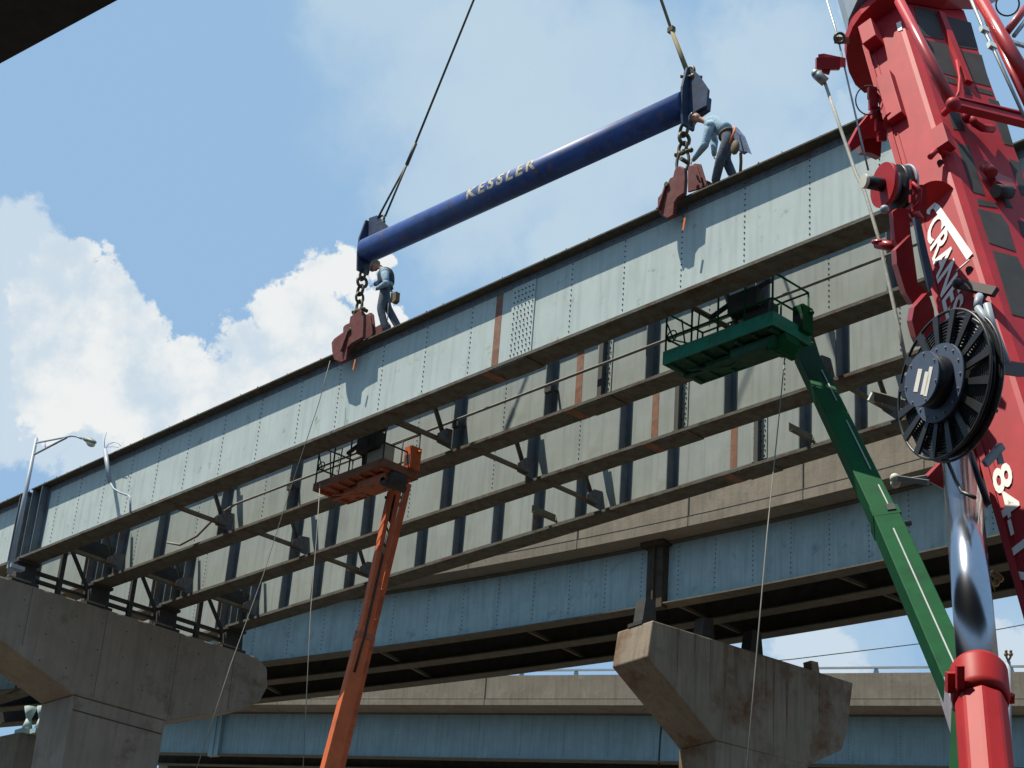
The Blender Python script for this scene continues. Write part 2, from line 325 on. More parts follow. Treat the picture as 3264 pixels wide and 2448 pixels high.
# cross frames between neighbouring girders
bays = ['front and second girder', 'second and third girder', 'third and rear girder']
wh = {-43.4: 'over the left pier', -38.2: 'nearest the left pier', -29.55: 'in mid span', -20.9: 'nearest the crane'}
for i in range(3):
    for s in (-43.4, -38.2, -29.55, -20.9):
        a, c = NG[i], NG[i+1]; mid = (a+c)/2; s_ = s+(.25 if i == 1 else .1*i) if s > -43 else s
        t = thing('cross_frame', (s_, mid, ZB), 'K-shaped steel bracing between %s, %s' % (bays[i], wh[s]), 'bracing', 'cross frames between the girders')
        zb, zt = ZB+.3, ZT-.22
        for z in (zb, zt):
            P1('strut', lambda b: (b.beam((s_, a+.03, z), (s_, c-.25, z), .012, .13, (1, 0, 0)), b.beam((s_+.07, a+.03, z-.065), (s_+.07, c-.25, z-.065), .13, .012, (1, 0, 0))), BRC, t)
        P1('diagonal', lambda b: (b.beam((s_-.02, a+.3, zb+.06), (s_-.02, mid-.05, zt-.05), .012, .1, (1, 0, 0)), b.beam((s_+.02, a+.3, zb+.1), (s_+.02, mid-.05, zt-.0), .07, .012, (1, 0, 0))), BRC, t)
        P1('diagonal', lambda b: (b.beam((s_-.02, c-.3, zb+.06), (s_-.02, mid+.05, zt-.05), .012, .1, (1, 0, 0)), b.beam((s_+.02, c-.3, zb+.1), (s_+.02, mid+.05, zt-.0), .07, .012, (1, 0, 0))), BRC, t)
        P1('gusset_plate', lambda b: b.prism([(s_+.03, c-.02, zb-.15), (s_+.03, c-.55, zb-.12), (s_+.03, c-.55, zb+.1), (s_+.03, c-.32, zb+.32), (s_+.03, c-.02, zb+.36)], (.014, 0, 0)), STF, t)
        P1('gusset_plate', lambda b: b.prism([(s_+.03, a+.02, zb-.12), (s_+.03, a+.4, zb-.12), (s_+.03, a+.4, zb+.1), (s_+.03, a+.02, zb+.3)], (.014, 0, 0)), STF, t)
        if s > -43:
            P1('gusset_plate', lambda b: b.prism([(s_-.03, c-.02, zt+.1), (s_-.03, c-.62, zt+.1), (s_-.03, c-.62, zt-.08), (s_-.03, c-.3, zt-.42), (s_-.03, c-.02, zt-.5)], (-.014, 0, 0)), STF, t)
        if s < -43:
            P1('end_beam', lambda b: (b.box(s_-.5, s_-.48, a+.03, c-.03, ZB+.6, ZB+.95), b.box(s_-.6, s_-.4, a+.03, c-.03, ZB+.58, ZB+.6)), DARK, t)
            for zz in (17.55, 17.78):
                P1('tie_beam', lambda b: b.box(-44.75, -44.62, a+.3, c-.3, zz, zz+.09), DARK, t)
            P1('post', lambda b: b.box(-44.72, -44.6, mid-.07, mid+.07, 17.3, 18.9), DARK, t)
            P1('diagonal', lambda b: b.beam((-44.5, mid-.1, 19.0), (-44.5, c-.35, 17.75), .06, .1, (1, 0, 0)), DARK, t)
# conduit on the second girder
t = thing('conduit', (-30, 24.5, 18.7), 'long thin pipe clipped to the web of the second girder', 'pipe')
P1('pipe', lambda b: b.tube([(-40.4, 24.2, 18.2), (-39.9, 24.3, 18.05), (-39.3, 24.4, 18.2), (-38.6, 24.45, 18.6), (-37.8, 24.45, 18.75), (-14.4, 24.45, 18.76)], .032, 8), mat('weathered_pipe', (.20, .19, .16), .7, var=.25, scale=6), t)
for s in (-38.35, -35.4, -29.2, -26.2, -20.35):
    P1('pipe_bracket', lambda b: (b.box(s-.03, s+.03, 24.4, 24.71, 18.66, 18.70), b.obox((s, 24.45, 18.62), (.1, 0, 0), (0, .05, 0), (0, 0, .06))), DARK, t)

# bearings on the left pier
for n, lb in zip(NG, ('nearest the camera', 'second from the camera', 'third from the camera', 'farthest from the camera')):
    t = thing('girder_bearing', (-44.7, n, 17.3), 'dark steel bearing on the left pier cap, %s' % lb, 'bearing', 'bearings on the left pier')
    P1('base_plate', lambda b: b.box(-45.1, -44.33, n-.42, n+.42, 17.3, 17.38).box(-44.34, -44.29, n-.55, n+.15, 17.355, 17.40, 1), [DARK, CONL], t)
    P1('rocker', lambda b: b.prism([(-44.95, n-.3, 17.382), (-44.36, n-.3, 17.382), (-44.42, n-.3, 17.88), (-44.8, n-.3, 17.88)], (0, .6, 0)).box(-45.0, -44.3, n-.33, n+.33, 17.882, 17.962), DARK, t)

# ------------------------------------------------------------------ left pier
XP, XQ = -44.28, -46.0
def hammer(pts, x0, x1): return [(x0, n, z) for n, z in pts], (x1-x0, 0, 0)
t = thing('bridge_pier', (-45.1, 25.95, 0), 'dark hammerhead concrete pier at lower left carrying the girders', 'pier')
poly, e = hammer([(20.9, 17.3), (30.2, 17.3), (30.62, 17.05), (30.72, 16.5), (30.5, 16.0), (29.9, 15.6), (27.45, 14.7), (24.35, 14.7), (21.6, 15.7), (20.9, 16.3)], XP, XQ)
P1('pier_cap', lambda b: b.prism(poly, e), CON, t, bevel=.05)
for n0, z0, z1 in ((22.6, 15.6, 17.25), (25.0, 14.75, 17.25), (27.45, 14.75, 17.25), (29.4, 15.5, 17.25)):
    P1('form_joint', lambda b: b.box(XP+.0, XP+.004, n0-.007, n0+.007, z0, z1), mat('dark_joint_line', (.09, .08, .065), .95), t)  # thin dark strips mark the formwork joints
P1('tie_holes', lambda b: [b.dot((XP+.001, n0, z0), .022, (1, 0, 0), .003, 0, 8) for n0 in np.arange(21.6, 30.4, .82) for z0 in (16.1, 16.85)]+[b.dot((XP+.001, n0, 15.35), .022, (1, 0, 0), .003, 0, 8) for n0 in np.arange(23.2, 29, .82)], DARK, t)['kind'] = 'stuff'
P1('column', lambda b: (b.prism([(XP-.02, 24.4, 14.68), (XP-.02, 27.4, 14.68), (XP-.02, 27.15, 0), (XP-.02, 24.65, 0)], (XQ-XP+.04, 0, 0)), b.box(XP-.02, XP-.004, 24.45, 27.35, 14.28, 14.31, 1)), [CON, DARK], t, bevel=.05)

# ------------------------------------------------------------------ overpass behind (curved, blue girders, concrete barrier)
def arc_pts(px, depth_fit, zfit=None): return [D(x, y, depth_fit(x)) for x, y in px]
def smooth_path(P, k=24, deg=2, ext0=.25):
    P = np.array(P); uu = np.linspace(-ext0, 1.25, k)
    d = np.r_[0, np.cumsum(np.linalg.norm(np.diff(P, axis=0), axis=1))]; d /= d[-1]
    return np.array([np.polyval(np.polyfit(d, P[:, i], deg), uu) for i in range(3)]).T
def sweep(b, path, prof, m=0, smooth=False):   # profile (across, up) swept along path; across = away from camera side
    k, q = len(path), len(prof); vs = []
    for i, p in enumerate(path):
        t = path[min(i+1, k-1)]-path[max(i-1, 0)]; t = nm((t[0], t[1], 0)); nn = V3(-t[1], t[0], 0)
        if nn[1] < 0: nn = -nn
        for (a, c) in prof: vs.append(p+nn*a+V3(0, 0, c))
    fs = [(i*q+j, i*q+(j+1) % q, (i+1)*q+(j+1) % q, (i+1)*q+j) for i in range(k-1) for j in range(q)]
    fs += [tuple(range(q))[::-1], tuple((k-1)*q+j for j in range(q))]
    b.add(vs, fs, m, smooth)
def rect(a0, a1, c0, c1): return [(a0, c0), (a1, c0), (a1, c1), (a0, c1)]
def frames(path):
    k = len(path); out_ = []
    for i, p in enumerate(path):
        t = path[min(i+1, k-1)]-path[max(i-1, 0)]; t = nm((t[0], t[1], 0)); nn = V3(-t[1], t[0], 0)
        if nn[1] < 0: nn = -nn
        out_.append((p, t, nn))
    return out_
def resample(path, step):
    d = np.r_[0, np.cumsum(np.linalg.norm(np.diff(path, axis=0), axis=1))]; u = np.arange(0, d[-1], step)
    return np.array([np.interp(u, d, path[:, i]) for i in range(3)]).T
def overpass(path, label, nG, gs, wh_, over, par, deckw, joint_step, stiff_step, name='highway_overpass', rail=False, gapx=None, braces=True, webm=None, gapm=None):
    webm = webm or BLUE
    t = thing(name, path[len(path)//2], label, 'overpass')
    for g in range(nG):
        off = g*gs; b = MB(); sweep(b, path, rect(off-.01, off+.01, 0, wh_)); 
        if g == 0:
            for (p, tt, nn) in frames(resample(path, stiff_step)):
                z = .25
                while z < wh_-.1: b.dot(p+nn*(-.011)+V3(0, 0, z), .022, -nn, .014, 1); z += .14
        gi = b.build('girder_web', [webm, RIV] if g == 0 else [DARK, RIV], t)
        b = MB(); sweep(b, path, rect(off-.24, off+.24, -.04, -.002)); b.build('bottom_flange', BFL, t)
        b = MB(); sweep(b, path, rect(off-.2, off+.2, wh_+.001, wh_+.04)); b.build('top_flange', BFL, t)
    b = MB(); z0 = wh_+.045; sweep(b, path, rect(-over, deckw, z0, z0+.26)); b.build('deck_slab', CON, t)
    zs = z0+.005
    b = MB(); sweep(b, path, [(-over-.02, zs), (-over+.4, zs), (-over+.4, zs+.5), (-over+.22, zs+.6), (-over+.2, zs+par), (-over, zs+par), (-over-.0, zs+.32), (-over-.02, zs+.3)])
    for (p, tt, nn) in frames(resample(path, joint_step)):
        b.obox(p+nn*(-over-.012)+V3(0, 0, zs+par*.5), tt*.018, nn*.012, (0, 0, par*.5+.003), 1)
    sweep(b, path, rect(-over-.028, -over-.0205, zs+.29, zs+.305), 1)
    b.build('barrier', [CONL, DARK], t)
    if rail:
        rp = path+V3(0, 0, zs+par+.26)
        b = MB(); sweep(b, rp, rect(-over+.06, -over+.16, -.045, .03)); b.build('hand_rail', GALV, t)
        for (p, tt, nn) in frames(resample(path, 2.75)):
            c = p+nn*(-over+.11)+V3(0, 0, zs+par)
            P1('rail_post', lambda b: b.prism([c-tt*.12+V3(0, 0, 0), c+tt*.12, c+tt*.06+V3(0, 0, .24), c-tt*.06+V3(0, 0, .24)], nn*.08), GALV, t)
    if braces:
        fr = frames(resample(path, 5.6))
        for (p, tt, nn) in fr:
            for g in range(nG-1):
                P1('cross_brace', lambda b: b.beam(p+nn*(g*gs+.05)+V3(0, 0, .12), p+nn*((g+1)*gs-.05)+V3(0, 0, .12)+tt*.0, .09, .09, (0, 0, 1)), BFL, t)
    if gapx is not None:
        fr = min(frames(resample(path, .1)), key=lambda f: abs(project(f[0])[0]-gapx))
        p, tt, nn = fr
        P1('expansion_post', lambda b: (b.obox(p-nn*.14+V3(0, 0, wh_/2-.02), tt*.29, nn*.13, (0, 0, wh_/2+.12)), b.obox(p-nn*.3+V3(0, 0, wh_/2-.02), tt*.03, nn*.05, (0, 0, wh_/2+.1)), b.obox(p-nn*.25+V3(0, 0, wh_+.0), tt*.42, nn*.2, (0, 0, .09))), gapm or mat('rusted_dark_steel', (.06, .045, .03), .85, var=.4), t)
    return t
def project(p):
    c = RC.T@(np.array(p)-CAMP); return CX+FPX*c[0]/c[2], CY-FPX*c[1]/c[2]
dep2 = lambda x: np.interp(x, [900, 1307, 1800, 2060, 2500, 3011], [59.5, 57.2, 54, 52, 48.5, 44.5])
pth2 = smooth_path(arc_pts([(900, 2109), (1307, 2053), (1800, 1981), (2060, 1940), (2500, 1859), (3011, 1752)], dep2), 46, 2, .52)
overpass(pth2, 'curved overpass with blue girders and pale concrete barrier behind the girders', 3, 1.75, 1.78, .85, 1.22, 5.0, 4.2, 1.35, gapx=2098)
dep3 = lambda x: np.interp(x, [900, 2581], [89, 76])
pth3 = smooth_path([D(900, 2408, dep3(900))*1.68-D(1800, 2424, dep3(1800))*.68, D(900, 2408, dep3(900)), D(1800, 2424, dep3(1800)), D(2581, 2438, dep3(2581))], 30, 1, .02)
overpass(pth3, 'farthest straight overpass with handrail, low behind both piers', 3, 2.2, 2.05, 1.5, 1.38, 6, 11.5, 2.2, rail=True, braces=False, webm=BLUE3, gapx=690, gapm=BLUE3)

# ------------------------------------------------------------------ right pier
zt = 17.3
fa, fb = AT(2081, 1976, 2, zt), AT(2720, 2176, 2, zt)
dn = nm(fb-fa); pn = nm(np.cross(dn, (0, 0, 1))); pn = pn if np.dot(pn, CAMP-fa) > 0 else -pn
back = AT(1959, 2011, 2, zt)-fa; thick2 = abs(np.dot(back, pn))
pp = [ON(x, y, fa, pn) for x, y in [(2081, 1976), (2720, 2176), (2699, 2343), (2683, 2391), (2577, 2440), (2283, 2360), (2064, 2092)]]
t = thing('bridge_pier', (fa[0], fa[1]+3, 0), 'rust-streaked hammerhead pier with a sunlit end, under the curved overpass', 'pier')
P1('pier_cap', lambda b: b.prism(pp, -pn*thick2), CONR, t, bevel=.04)
for k in range(1, 4):
    q = fa+dn*k*2.05
    P1('form_joint', lambda b: b.prism([q+pn*.001-V3(0, 0, .02), q+dn*.014+pn*.001-V3(0, 0, .02), q+dn*.014+pn*.001-V3(0, 0, 1.35), q+pn*.001-V3(0, 0, 1.35)], pn*.003), mat('dark_joint_line', (.09, .08, .065), .95), t)
for k, (u, L_) in enumerate(((.9, 1.6), (2.6, 1.9), (3.0, 1.2), (4.4, 2.6), (4.9, 2.2), (6.3, 1.3), (1.5, .9))):
    q = fa+dn*u; wd_ = .05+.03*(k % 3)
    P1('rust_run', lambda b: b.prism([q+pn*.001-dn*wd_-V3(0, 0, .03), q+pn*.001+dn*wd_-V3(0, 0, .03), q+pn*.001+dn*wd_*.5-V3(0, 0, L_*.6), q+pn*.001+dn*.01-V3(0, 0, L_), q+pn*.001-dn*wd_*.6-V3(0, 0, L_*.5)], pn*.002), mat('rust_run_stain', (.17, .12, .085), .95, var=.3, scale=3), t)
ca, cb = ON(2283, 2362, fa, pn), ON(2575, 2438, fa, pn)
P1('column', lambda b: b.prism([ca, cb, V3(cb[0], cb[1], 0), V3(ca[0], ca[1], 0)], -pn*thick2), CONR, t)
for k, (x, y) in enumerate([(2112, 1985), (2300, 2045), (2455, 2085)]):
    c = AT(x, y, 2, zt)-pn*thick2*.5
    tb = thing('girder_bearing', c, 'dark steel bearing on the right pier cap, %s' % ('at its sunlit end', 'in the middle', 'nearest the empty end')[k], 'bearing', 'bearings on the right pier')
    P1('base_plate', lambda b: b.obox(c+V3(0, 0, .05), dn*.35, pn*.3, (0, 0, .05)), DARK, tb)
    P1('rocker', lambda b: b.prism([c-dn*.25+pn*.2+V3(0, 0, .1), c+dn*.25+pn*.2+V3(0, 0, .1), c+dn*.16+pn*.2+V3(0, 0, .8), c-dn*.16+pn*.2+V3(0, 0, .8)], -pn*.4), DARK, tb)
c = AT(2610, 2140, 2, zt)-pn*.3
P1('timber_block', lambda b: b.obox(c+V3(0, 0, .16), dn*.12+pn*.02, pn*.16, V3(-.03, 0, .17)), WOOD, None, label='small upright timber block on the empty end of the right pier', cat='block')
# small far pier at lower left with pedestals
q0 = D(0, 2340, 62); t = thing('bridge_pier', (q0[0], q0[1], 0), 'small sunlit concrete pier in the bottom left corner', 'pier')
zc_ = D(28, 2348, 61)[2]; pc = [AT(x, y, 2, zc_) for x, y in ((-70, 2362), (28, 2348), (150, 2350), (60, 2335))]
P1('pier_cap', lambda b: b.prism(pc, (0, 0, -16)), CONL, t)
for k, x in enumerate((82, 122)):
    c = AT(x, 2344, 2, zc_)
    tb = thing('girder_bearing', c, ('pale blue bearing on the small corner pier, left one', 'pale blue bearing on the small corner pier, beside the big column')[k], 'bearing', 'bearings on the corner pier')
    P1('base_plate', lambda b: b.obox(c+V3(0, 0, .08), (.28, 0, 0), (0, .28, 0), (0, 0, .08)), BLUE, tb)
    P1('rocker', lambda b: (b.tube([c+V3(0, 0, .16), c+V3(0, 0, .55)], [.2, .09], 10), b.tube([c+V3(0, 0, .55), c+V3(0, 0, .95)], [.09, .22], 10)), BLUE, tb)

# ------------------------------------------------------------------ overhead deck cutting the top-left corner
za = 13.0
e0, e1 = AT(375, 0, 2, za), AT(0, 203, 2, za); dd = nm(e1-e0); pe = nm(np.cross(dd, (0, 0, 1))); pe = pe if np.dot(pe, CAMP-e0) > 0 else -pe
t = thing('overhead_viaduct', (e0[0], e0[1], za), 'dark underside of a viaduct cutting the top left corner', 'viaduct')
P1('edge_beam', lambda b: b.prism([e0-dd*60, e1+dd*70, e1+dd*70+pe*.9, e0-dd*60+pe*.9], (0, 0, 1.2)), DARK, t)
P1('deck_slab', lambda b: b.prism([e0-dd*60+pe*.95+V3(0,0,.8), e1+dd*70+pe*.95+V3(0,0,.8), e1+dd*70+pe*50+V3(0,0,.8), e0-dd*60+pe*50+V3(0,0,.8)], (0, 0, .4)), DARK, t)  # extended unseen over the camera to cut ambient light and darken reflections

# ------------------------------------------------------------------ spreader bar with slings, chains and clamps
NS = 22.37
pl = lambda x, y, n=NS: AT(x, y, 1, n)
s0, s1_, zc, rr = -30.55, -20.55, 22.62, .295
zc0, zc1 = 22.74, 22.42
t = thing('spreader_bar', (-25.5, NS, 22.5), 'long navy blue steel pipe with faded cream lettering hung above the girder', 'lifting beam')
P1('pipe', lambda b: b.tube([(s0, NS, zc0), (s1_, NS, zc1)], rr, 96), NAVY, t)
for xs, zc_, lb in ((s0-.05, zc0, None), (s1_+.06, zc1, None)):
    P1('end_plate', lambda b: b.prism([(xs-.06, NS+q*.22, zc_+h) for q, h in ((-.75, -.56), (.75, -.56), (1, -.1), (1, .3), (.45, .82), (-.45, .82), (-1, .3), (-1, -.1))], (.055, 0, 0)), NAVYD, t)
P1('lifting_lug', lambda b: b.prism([(s0-.05, NS-.03, zc0+.3), (s0+.75, NS-.03, zc0+.34), (s0+.25, NS-.03, zc0+.86), (s0-.05, NS-.03, zc0+.9)], (0, .06, 0)), NAVYD, t)
P1('lifting_lug', lambda b: b.prism([(s1_+.06, NS-.03, zc1+.85), (s1_+.06, NS-.03, zc1-.28), (s1_+.52, NS-.03, zc1-.26), (s1_+.55, NS-.03, zc1+.1), (s1_+.27, NS-.03, zc1+.58)], (0, .06, 0)), NAVYD, t)
P1('end_box', lambda b: b.prism([(s1_+.06, NS+.05, zc1+.22), (s1_+.06, NS+.05, zc1-.36), (s1_+.46, NS+.05, zc1-.28), (s1_+.48, NS+.05, zc1+.0)], (0, .12, 0)), NAVYD, t)
# faded lettering bent round the pipe
def text_mesh(txt, size, shear=0., ext=.002, space=1.0, bold=0.0, fine=False):
    c = bpy.data.curves.new('lettering', 'FONT'); c.body = txt; c.size = size; c.extrude = ext; c.shear = shear; c.space_character = space; c.offset = bold; c.resolution_u = 3
    o = bpy.data.objects.new('lettering', c); SC.collection.objects.link(o); dg = bpy.context.evaluated_depsgraph_get()
    me = bpy.data.meshes.new_from_object(o.evaluated_get(dg)); bpy.data.objects.remove(o)
    if fine:
        import bmesh
        bm = bmesh.new(); bm.from_mesh(me); bmesh.ops.triangulate(bm, faces=bm.faces)
        for _ in range(3): bmesh.ops.subdivide_edges(bm, edges=[e for e in bm.edges if e.calc_length() > size*.12], cuts=1, use_grid_fill=True); bmesh.ops.triangulate(bm, faces=bm.faces)
        bm.to_mesh(me); bm.free()
    vs = [np.array(v.co) for v in me.vertices]; fs = [tuple(p.vertices) for p in me.polygons]; bpy.data.meshes.remove(me); return vs, fs
vs, fs = text_mesh('KESSLER', .40, .0, .001, 1.35, .012, True)
ax_ = nm(V3(s1_, NS, zc1)-V3(s0, NS, zc0)); up_ = nm(V3(0, 0, 1)-ax_*ax_[2]); out_ = np.cross(ax_, up_); out_ = out_ if out_[1] < 0 else -out_
x_s = pl(1520, 600)[0]-s0; mx_ = max(v[0] for v in vs); x_e = pl(1740, 510)[0]-s0
b = MB(); c0 = V3(s0, NS, zc0)
nv = []
for v in vs:
    th = math.radians(-18)+v[1]/rr*1.0; L_ = x_s+v[0]*(x_e-x_s)/mx_
    nv.append(c0+ax_*L_+(out_*math.cos(th)+up_*math.sin(th))*(rr+.006+v[2]))
b.add(nv, fs); b.build('lettering', CREAM, t)
def link(b, c, up, side, L=.3, wd=.13, r=.028): b.torus(c, np.cross(up, side), wd, r, 20, 6, su=side, sv=L/(wd*2)*1.0)
def chain(x, ztop, zbot, label, side0):
    t = thing('lifting_chain', (x, NS, zbot), label, 'chain', 'chains under the spreader bar')
    k = 0; z = ztop; big = 1
    spec = [(.30, .11, .034), (.26, .13, .04), (.26, .11, .036), (.26, .1, .034)]
    while z > zbot+.55:
        L_, w_, r_ = spec[k % 4]; sd = V3(1, 0, 0) if k % 2 == 0 else V3(.25, 1, 0)
        P1('chain_link', lambda b: link(b, (x+.02*math.sin(k*2), NS, z-L_/2), V3(0, 0, 1), nm(sd), L_, w_*.9, r_), CHN, t); z -= L_*.78; k += 1
    P1('shackle', lambda b: (b.tube([(x-.13, NS, z-.02), (x+.17, NS, z-.05)], .04, 8), b.ball((x-.16, NS, z-.02), .06), b.ball((x+.2, NS, z-.06), .055)), CHN, t)
    P1('master_link', lambda b: link(b, (x, NS, (z+zbot)/2-.05), V3(0, 0, 1), V3(1, .15, 0), (z-zbot)+.12, .14, .034), CHN, t)
chain(-30.62, 22.28, 20.86, 'chain links and shackles hanging under the left end of the blue bar', 1)
chain(-20.62, 22.0, 20.95, 'chain links and shackles hanging under the right end of the blue bar', 1)
def clamp(x, label, jaw, plate, z0=20.105):
    t = thing('girder_clamp', (x, NS, z0), label, 'clamp', 'beam clamps gripping the front girder')
    J_ = [pl(a, c, 22.03) for a, c in jaw]
    P1('jaw', lambda b: b.prism([(p[0], 21.98, p[2]) for p in J_], (0, .1, 0)), CLMP, t, bevel=.02)
    P1('jaw', lambda b: b.prism([(p[0]+.05, 22.68, max(p[2], z0-.36)) for p in J_], (0, .1, 0)), CLMP, t, bevel=.02)
    P1('jaw_tie', lambda b: b.box(x-.42, x-.1, 22.085, 22.675, z0+.03, z0+.2), CLMP, t)
    P1('rib_plate', lambda b: [b.prism([(J_[0][0]-.34+k*.12, 21.94-.03*k, z0+.30+k*.1), (J_[0][0]-.3+k*.12, 21.94-.03*k, z0+.30+k*.1), (J_[0][0]-.44+k*.1, 21.9, z0-.2), (J_[0][0]-.48+k*.1, 21.9, z0-.2)], (0, .075, 0)) for k in range(1)], CLMP, t)
    for k, dy in enumerate((-.07, .05)):
        P1('lift_plate', lambda b: b.prism([pl(a, c, NS+dy)+V3(k*.1, 0, 0) for a, c in plate], (0, .04, 0)), CLMP, t, bevel=.01)
    P1('pin', lambda b: (b.tube([(J_[1][0]-.05, 21.93, z0+.72), (J_[1][0]-.05, 22.12, z0+.72)], .045, 12), b.tube([(J_[1][0]-.42, 21.93, z0+.3), (J_[1][0]-.42, 22.12, z0+.3)], .05, 12)), CHN, t)
    return t
JL = [(1153, 988), (1163, 1001), (1163, 1040), (1161, 1078), (1125, 1098), (1112, 1112), (1108, 1150), (1092, 1158), (1070, 1150), (1063, 1122), (1061, 1094), (1070, 1081), (1098, 1061), (1098, 1046), (1104, 1038), (1118, 1031), (1121, 1011), (1136, 1003)]
JR = [(2172, 531), (2187, 538), (2188, 575), (2185, 619), (2164, 634), (2154, 650), (2150, 690), (2132, 700), (2110, 690), (2103, 665), (2102, 634), (2115, 616), (2136, 598), (2135, 580), (2141, 570), (2150, 566), (2154, 548), (2160, 536)]
clamp(-30.6, 'red beam clamp gripping the girder below the left chain', JL, [(1163, 1082), (1165, 1002), (1174, 1000), (1180, 1006), (1186, 1062), (1184, 1072)])
clamp(-20.55, 'red beam clamp gripping the girder below the right chain', JR, [(2192, 612), (2192, 532), (2202, 526), (2220, 528), (2238, 590), (2236, 600)])
# cable slings to the hook high above
hook = AT(1835, -800, 1, NS)
t = thing('wire_sling', (s0, NS, 23.6), 'thin dark doubled wire sling rising from the left end of the blue bar', 'sling')
A_, B_ = pl(1215, 700), pl(1300, 520); C_ = A_+(hook-A_)*1.0
dl = nm(C_-A_); fork = pl(1302, 512)
P1('shackle', lambda b: (b.torus(A_-V3(0, 0, .0), (0, 1, 0), .11, .03, 20, 6), b.tube([A_+V3(-.12, 0, -.1), A_+V3(.14, 0, -.1)], .035)), CHN, t)
P1('rope_leg', lambda b: b.tube([A_+V3(-.1, -.03, .06), fork], .028, 6), ROPE, t)
P1('rope_leg', lambda b: b.tube([A_+V3(.1, .03, .06), fork], .028, 6), ROPE, t)
P1('rope', lambda b: (b.tube([fork, hook], .03, 6), b.tube([fork-dl*.12, fork+dl*.45], .045, 8)), ROPE, t)
t = thing('wire_sling', (s1_, NS, 23.2), 'yellowish wire sling rising from the right end of the blue bar', 'sling')
A2 = pl(2192, 232)
P1('shackle', lambda b: (b.torus(A2+V3(.05, 0, -.02), (0, 1, 0), .12, .035, 20, 6), b.tube([A2+V3(-.05, -.15, -.14), A2+V3(.3, .1, -.2)], .04), b.ball(A2+V3(.15, 0, -.16), .07)), CHN, t)
f2 = pl(2140, 95)
P1('rope', lambda b: (b.tube([A2, f2], [.055, .045], 8), b.tube([f2, hook], .032, 6)), mat('sling_cover', (.2, .17, .09), .8), t)
P1('rope_grip', lambda b: b.obox(f2, (.07, 0, 0), (0, .05, 0), (0, 0, .06)), CHN, t)
for (x, y), lb in (((1128, 1172), 'small orange strap hanging by the left clamp'), ((2180, 725), 'small orange strap hanging by the right clamp')):
    p = pl(x, y, 22.05); MB().beam(p+V3(.02, 0, .2), p+V3(-.02, 0, -.05), .045, .012, (1, 0, 0)).build('strap', mat('orange_webbing', (.6, .17, .05), .8), label=lb, cat='strap', group='straps by the clamps')

# ------------------------------------------------------------------ workers
def skin_obj(name, chains, mt, parent, level=2):
    """chains: list of (points, radii); chains sharing a point are welded into one skeleton"""
    L = np.array(parent['_o']); vs = []; rs = []; es = []; key = {}; roots = []
    for pts, rad, *_ in chains:
        prev = None
        for p, r in zip(pts, rad):
            kx = tuple(np.round(p, 3))
            if kx not in key: key[kx] = len(vs); vs.append(tuple(np.array(p)-L)); rs.append(r); 
            i = key[kx]
            if prev is not None and prev != i: es.append((prev, i))
            prev = i
    me = bpy.data.meshes.new(name); me.from_pydata(vs, es, []); me.update(); o = bpy.data.objects.new(name, me); SC.collection.objects.link(o); o.parent = parent; o['_o'] = tuple(map(float, L))
    md = o.modifiers.new('skin', 'SKIN'); md.use_smooth_shade = True; md.branch_smoothing = .4
    sv = me.skin_vertices[0].data
    for i, r in enumerate(rs): sv[i].radius = (r, r) if not isinstance(r, tuple) else r
    seen = set()                                       # one root for each connected piece
    adj = {i: [] for i in range(len(vs))}
    for a, c in es: adj[a].append(c); adj[c].append(a)
    for i in range(len(vs)):
        if i in seen: continue
        sv[i].use_root = True; st = [i]
        while st:
            k = st.pop()
            if k in seen: continue
            seen.add(k); st += adj[k]
    ss = o.modifiers.new('sub', 'SUBSURF'); ss.levels = level; ss.render_levels = level
    me.materials.append(mt); return o
def fingers(h, d, side):       # palm end h, pointing d, spread along side
    ch = []
    pal = nm(np.cross(d, side))
    for k, (o_, L_) in enumerate(((-.03, .065), (-.01, .08), (.012, .075), (.032, .06))):
        a = h+d*.01+side*o_; m_ = a+d*L_*.6; e_ = m_+nm(d+pal*.9)*L_*.55; ch.append(([a, m_, e_], [.010, .009, .008]))
    a = h-d*.05-side*.03; ch.append(([a, a-side*.035+d*.03, a-side*.04+d*.065], [.012, .010, .009]))
    return ch
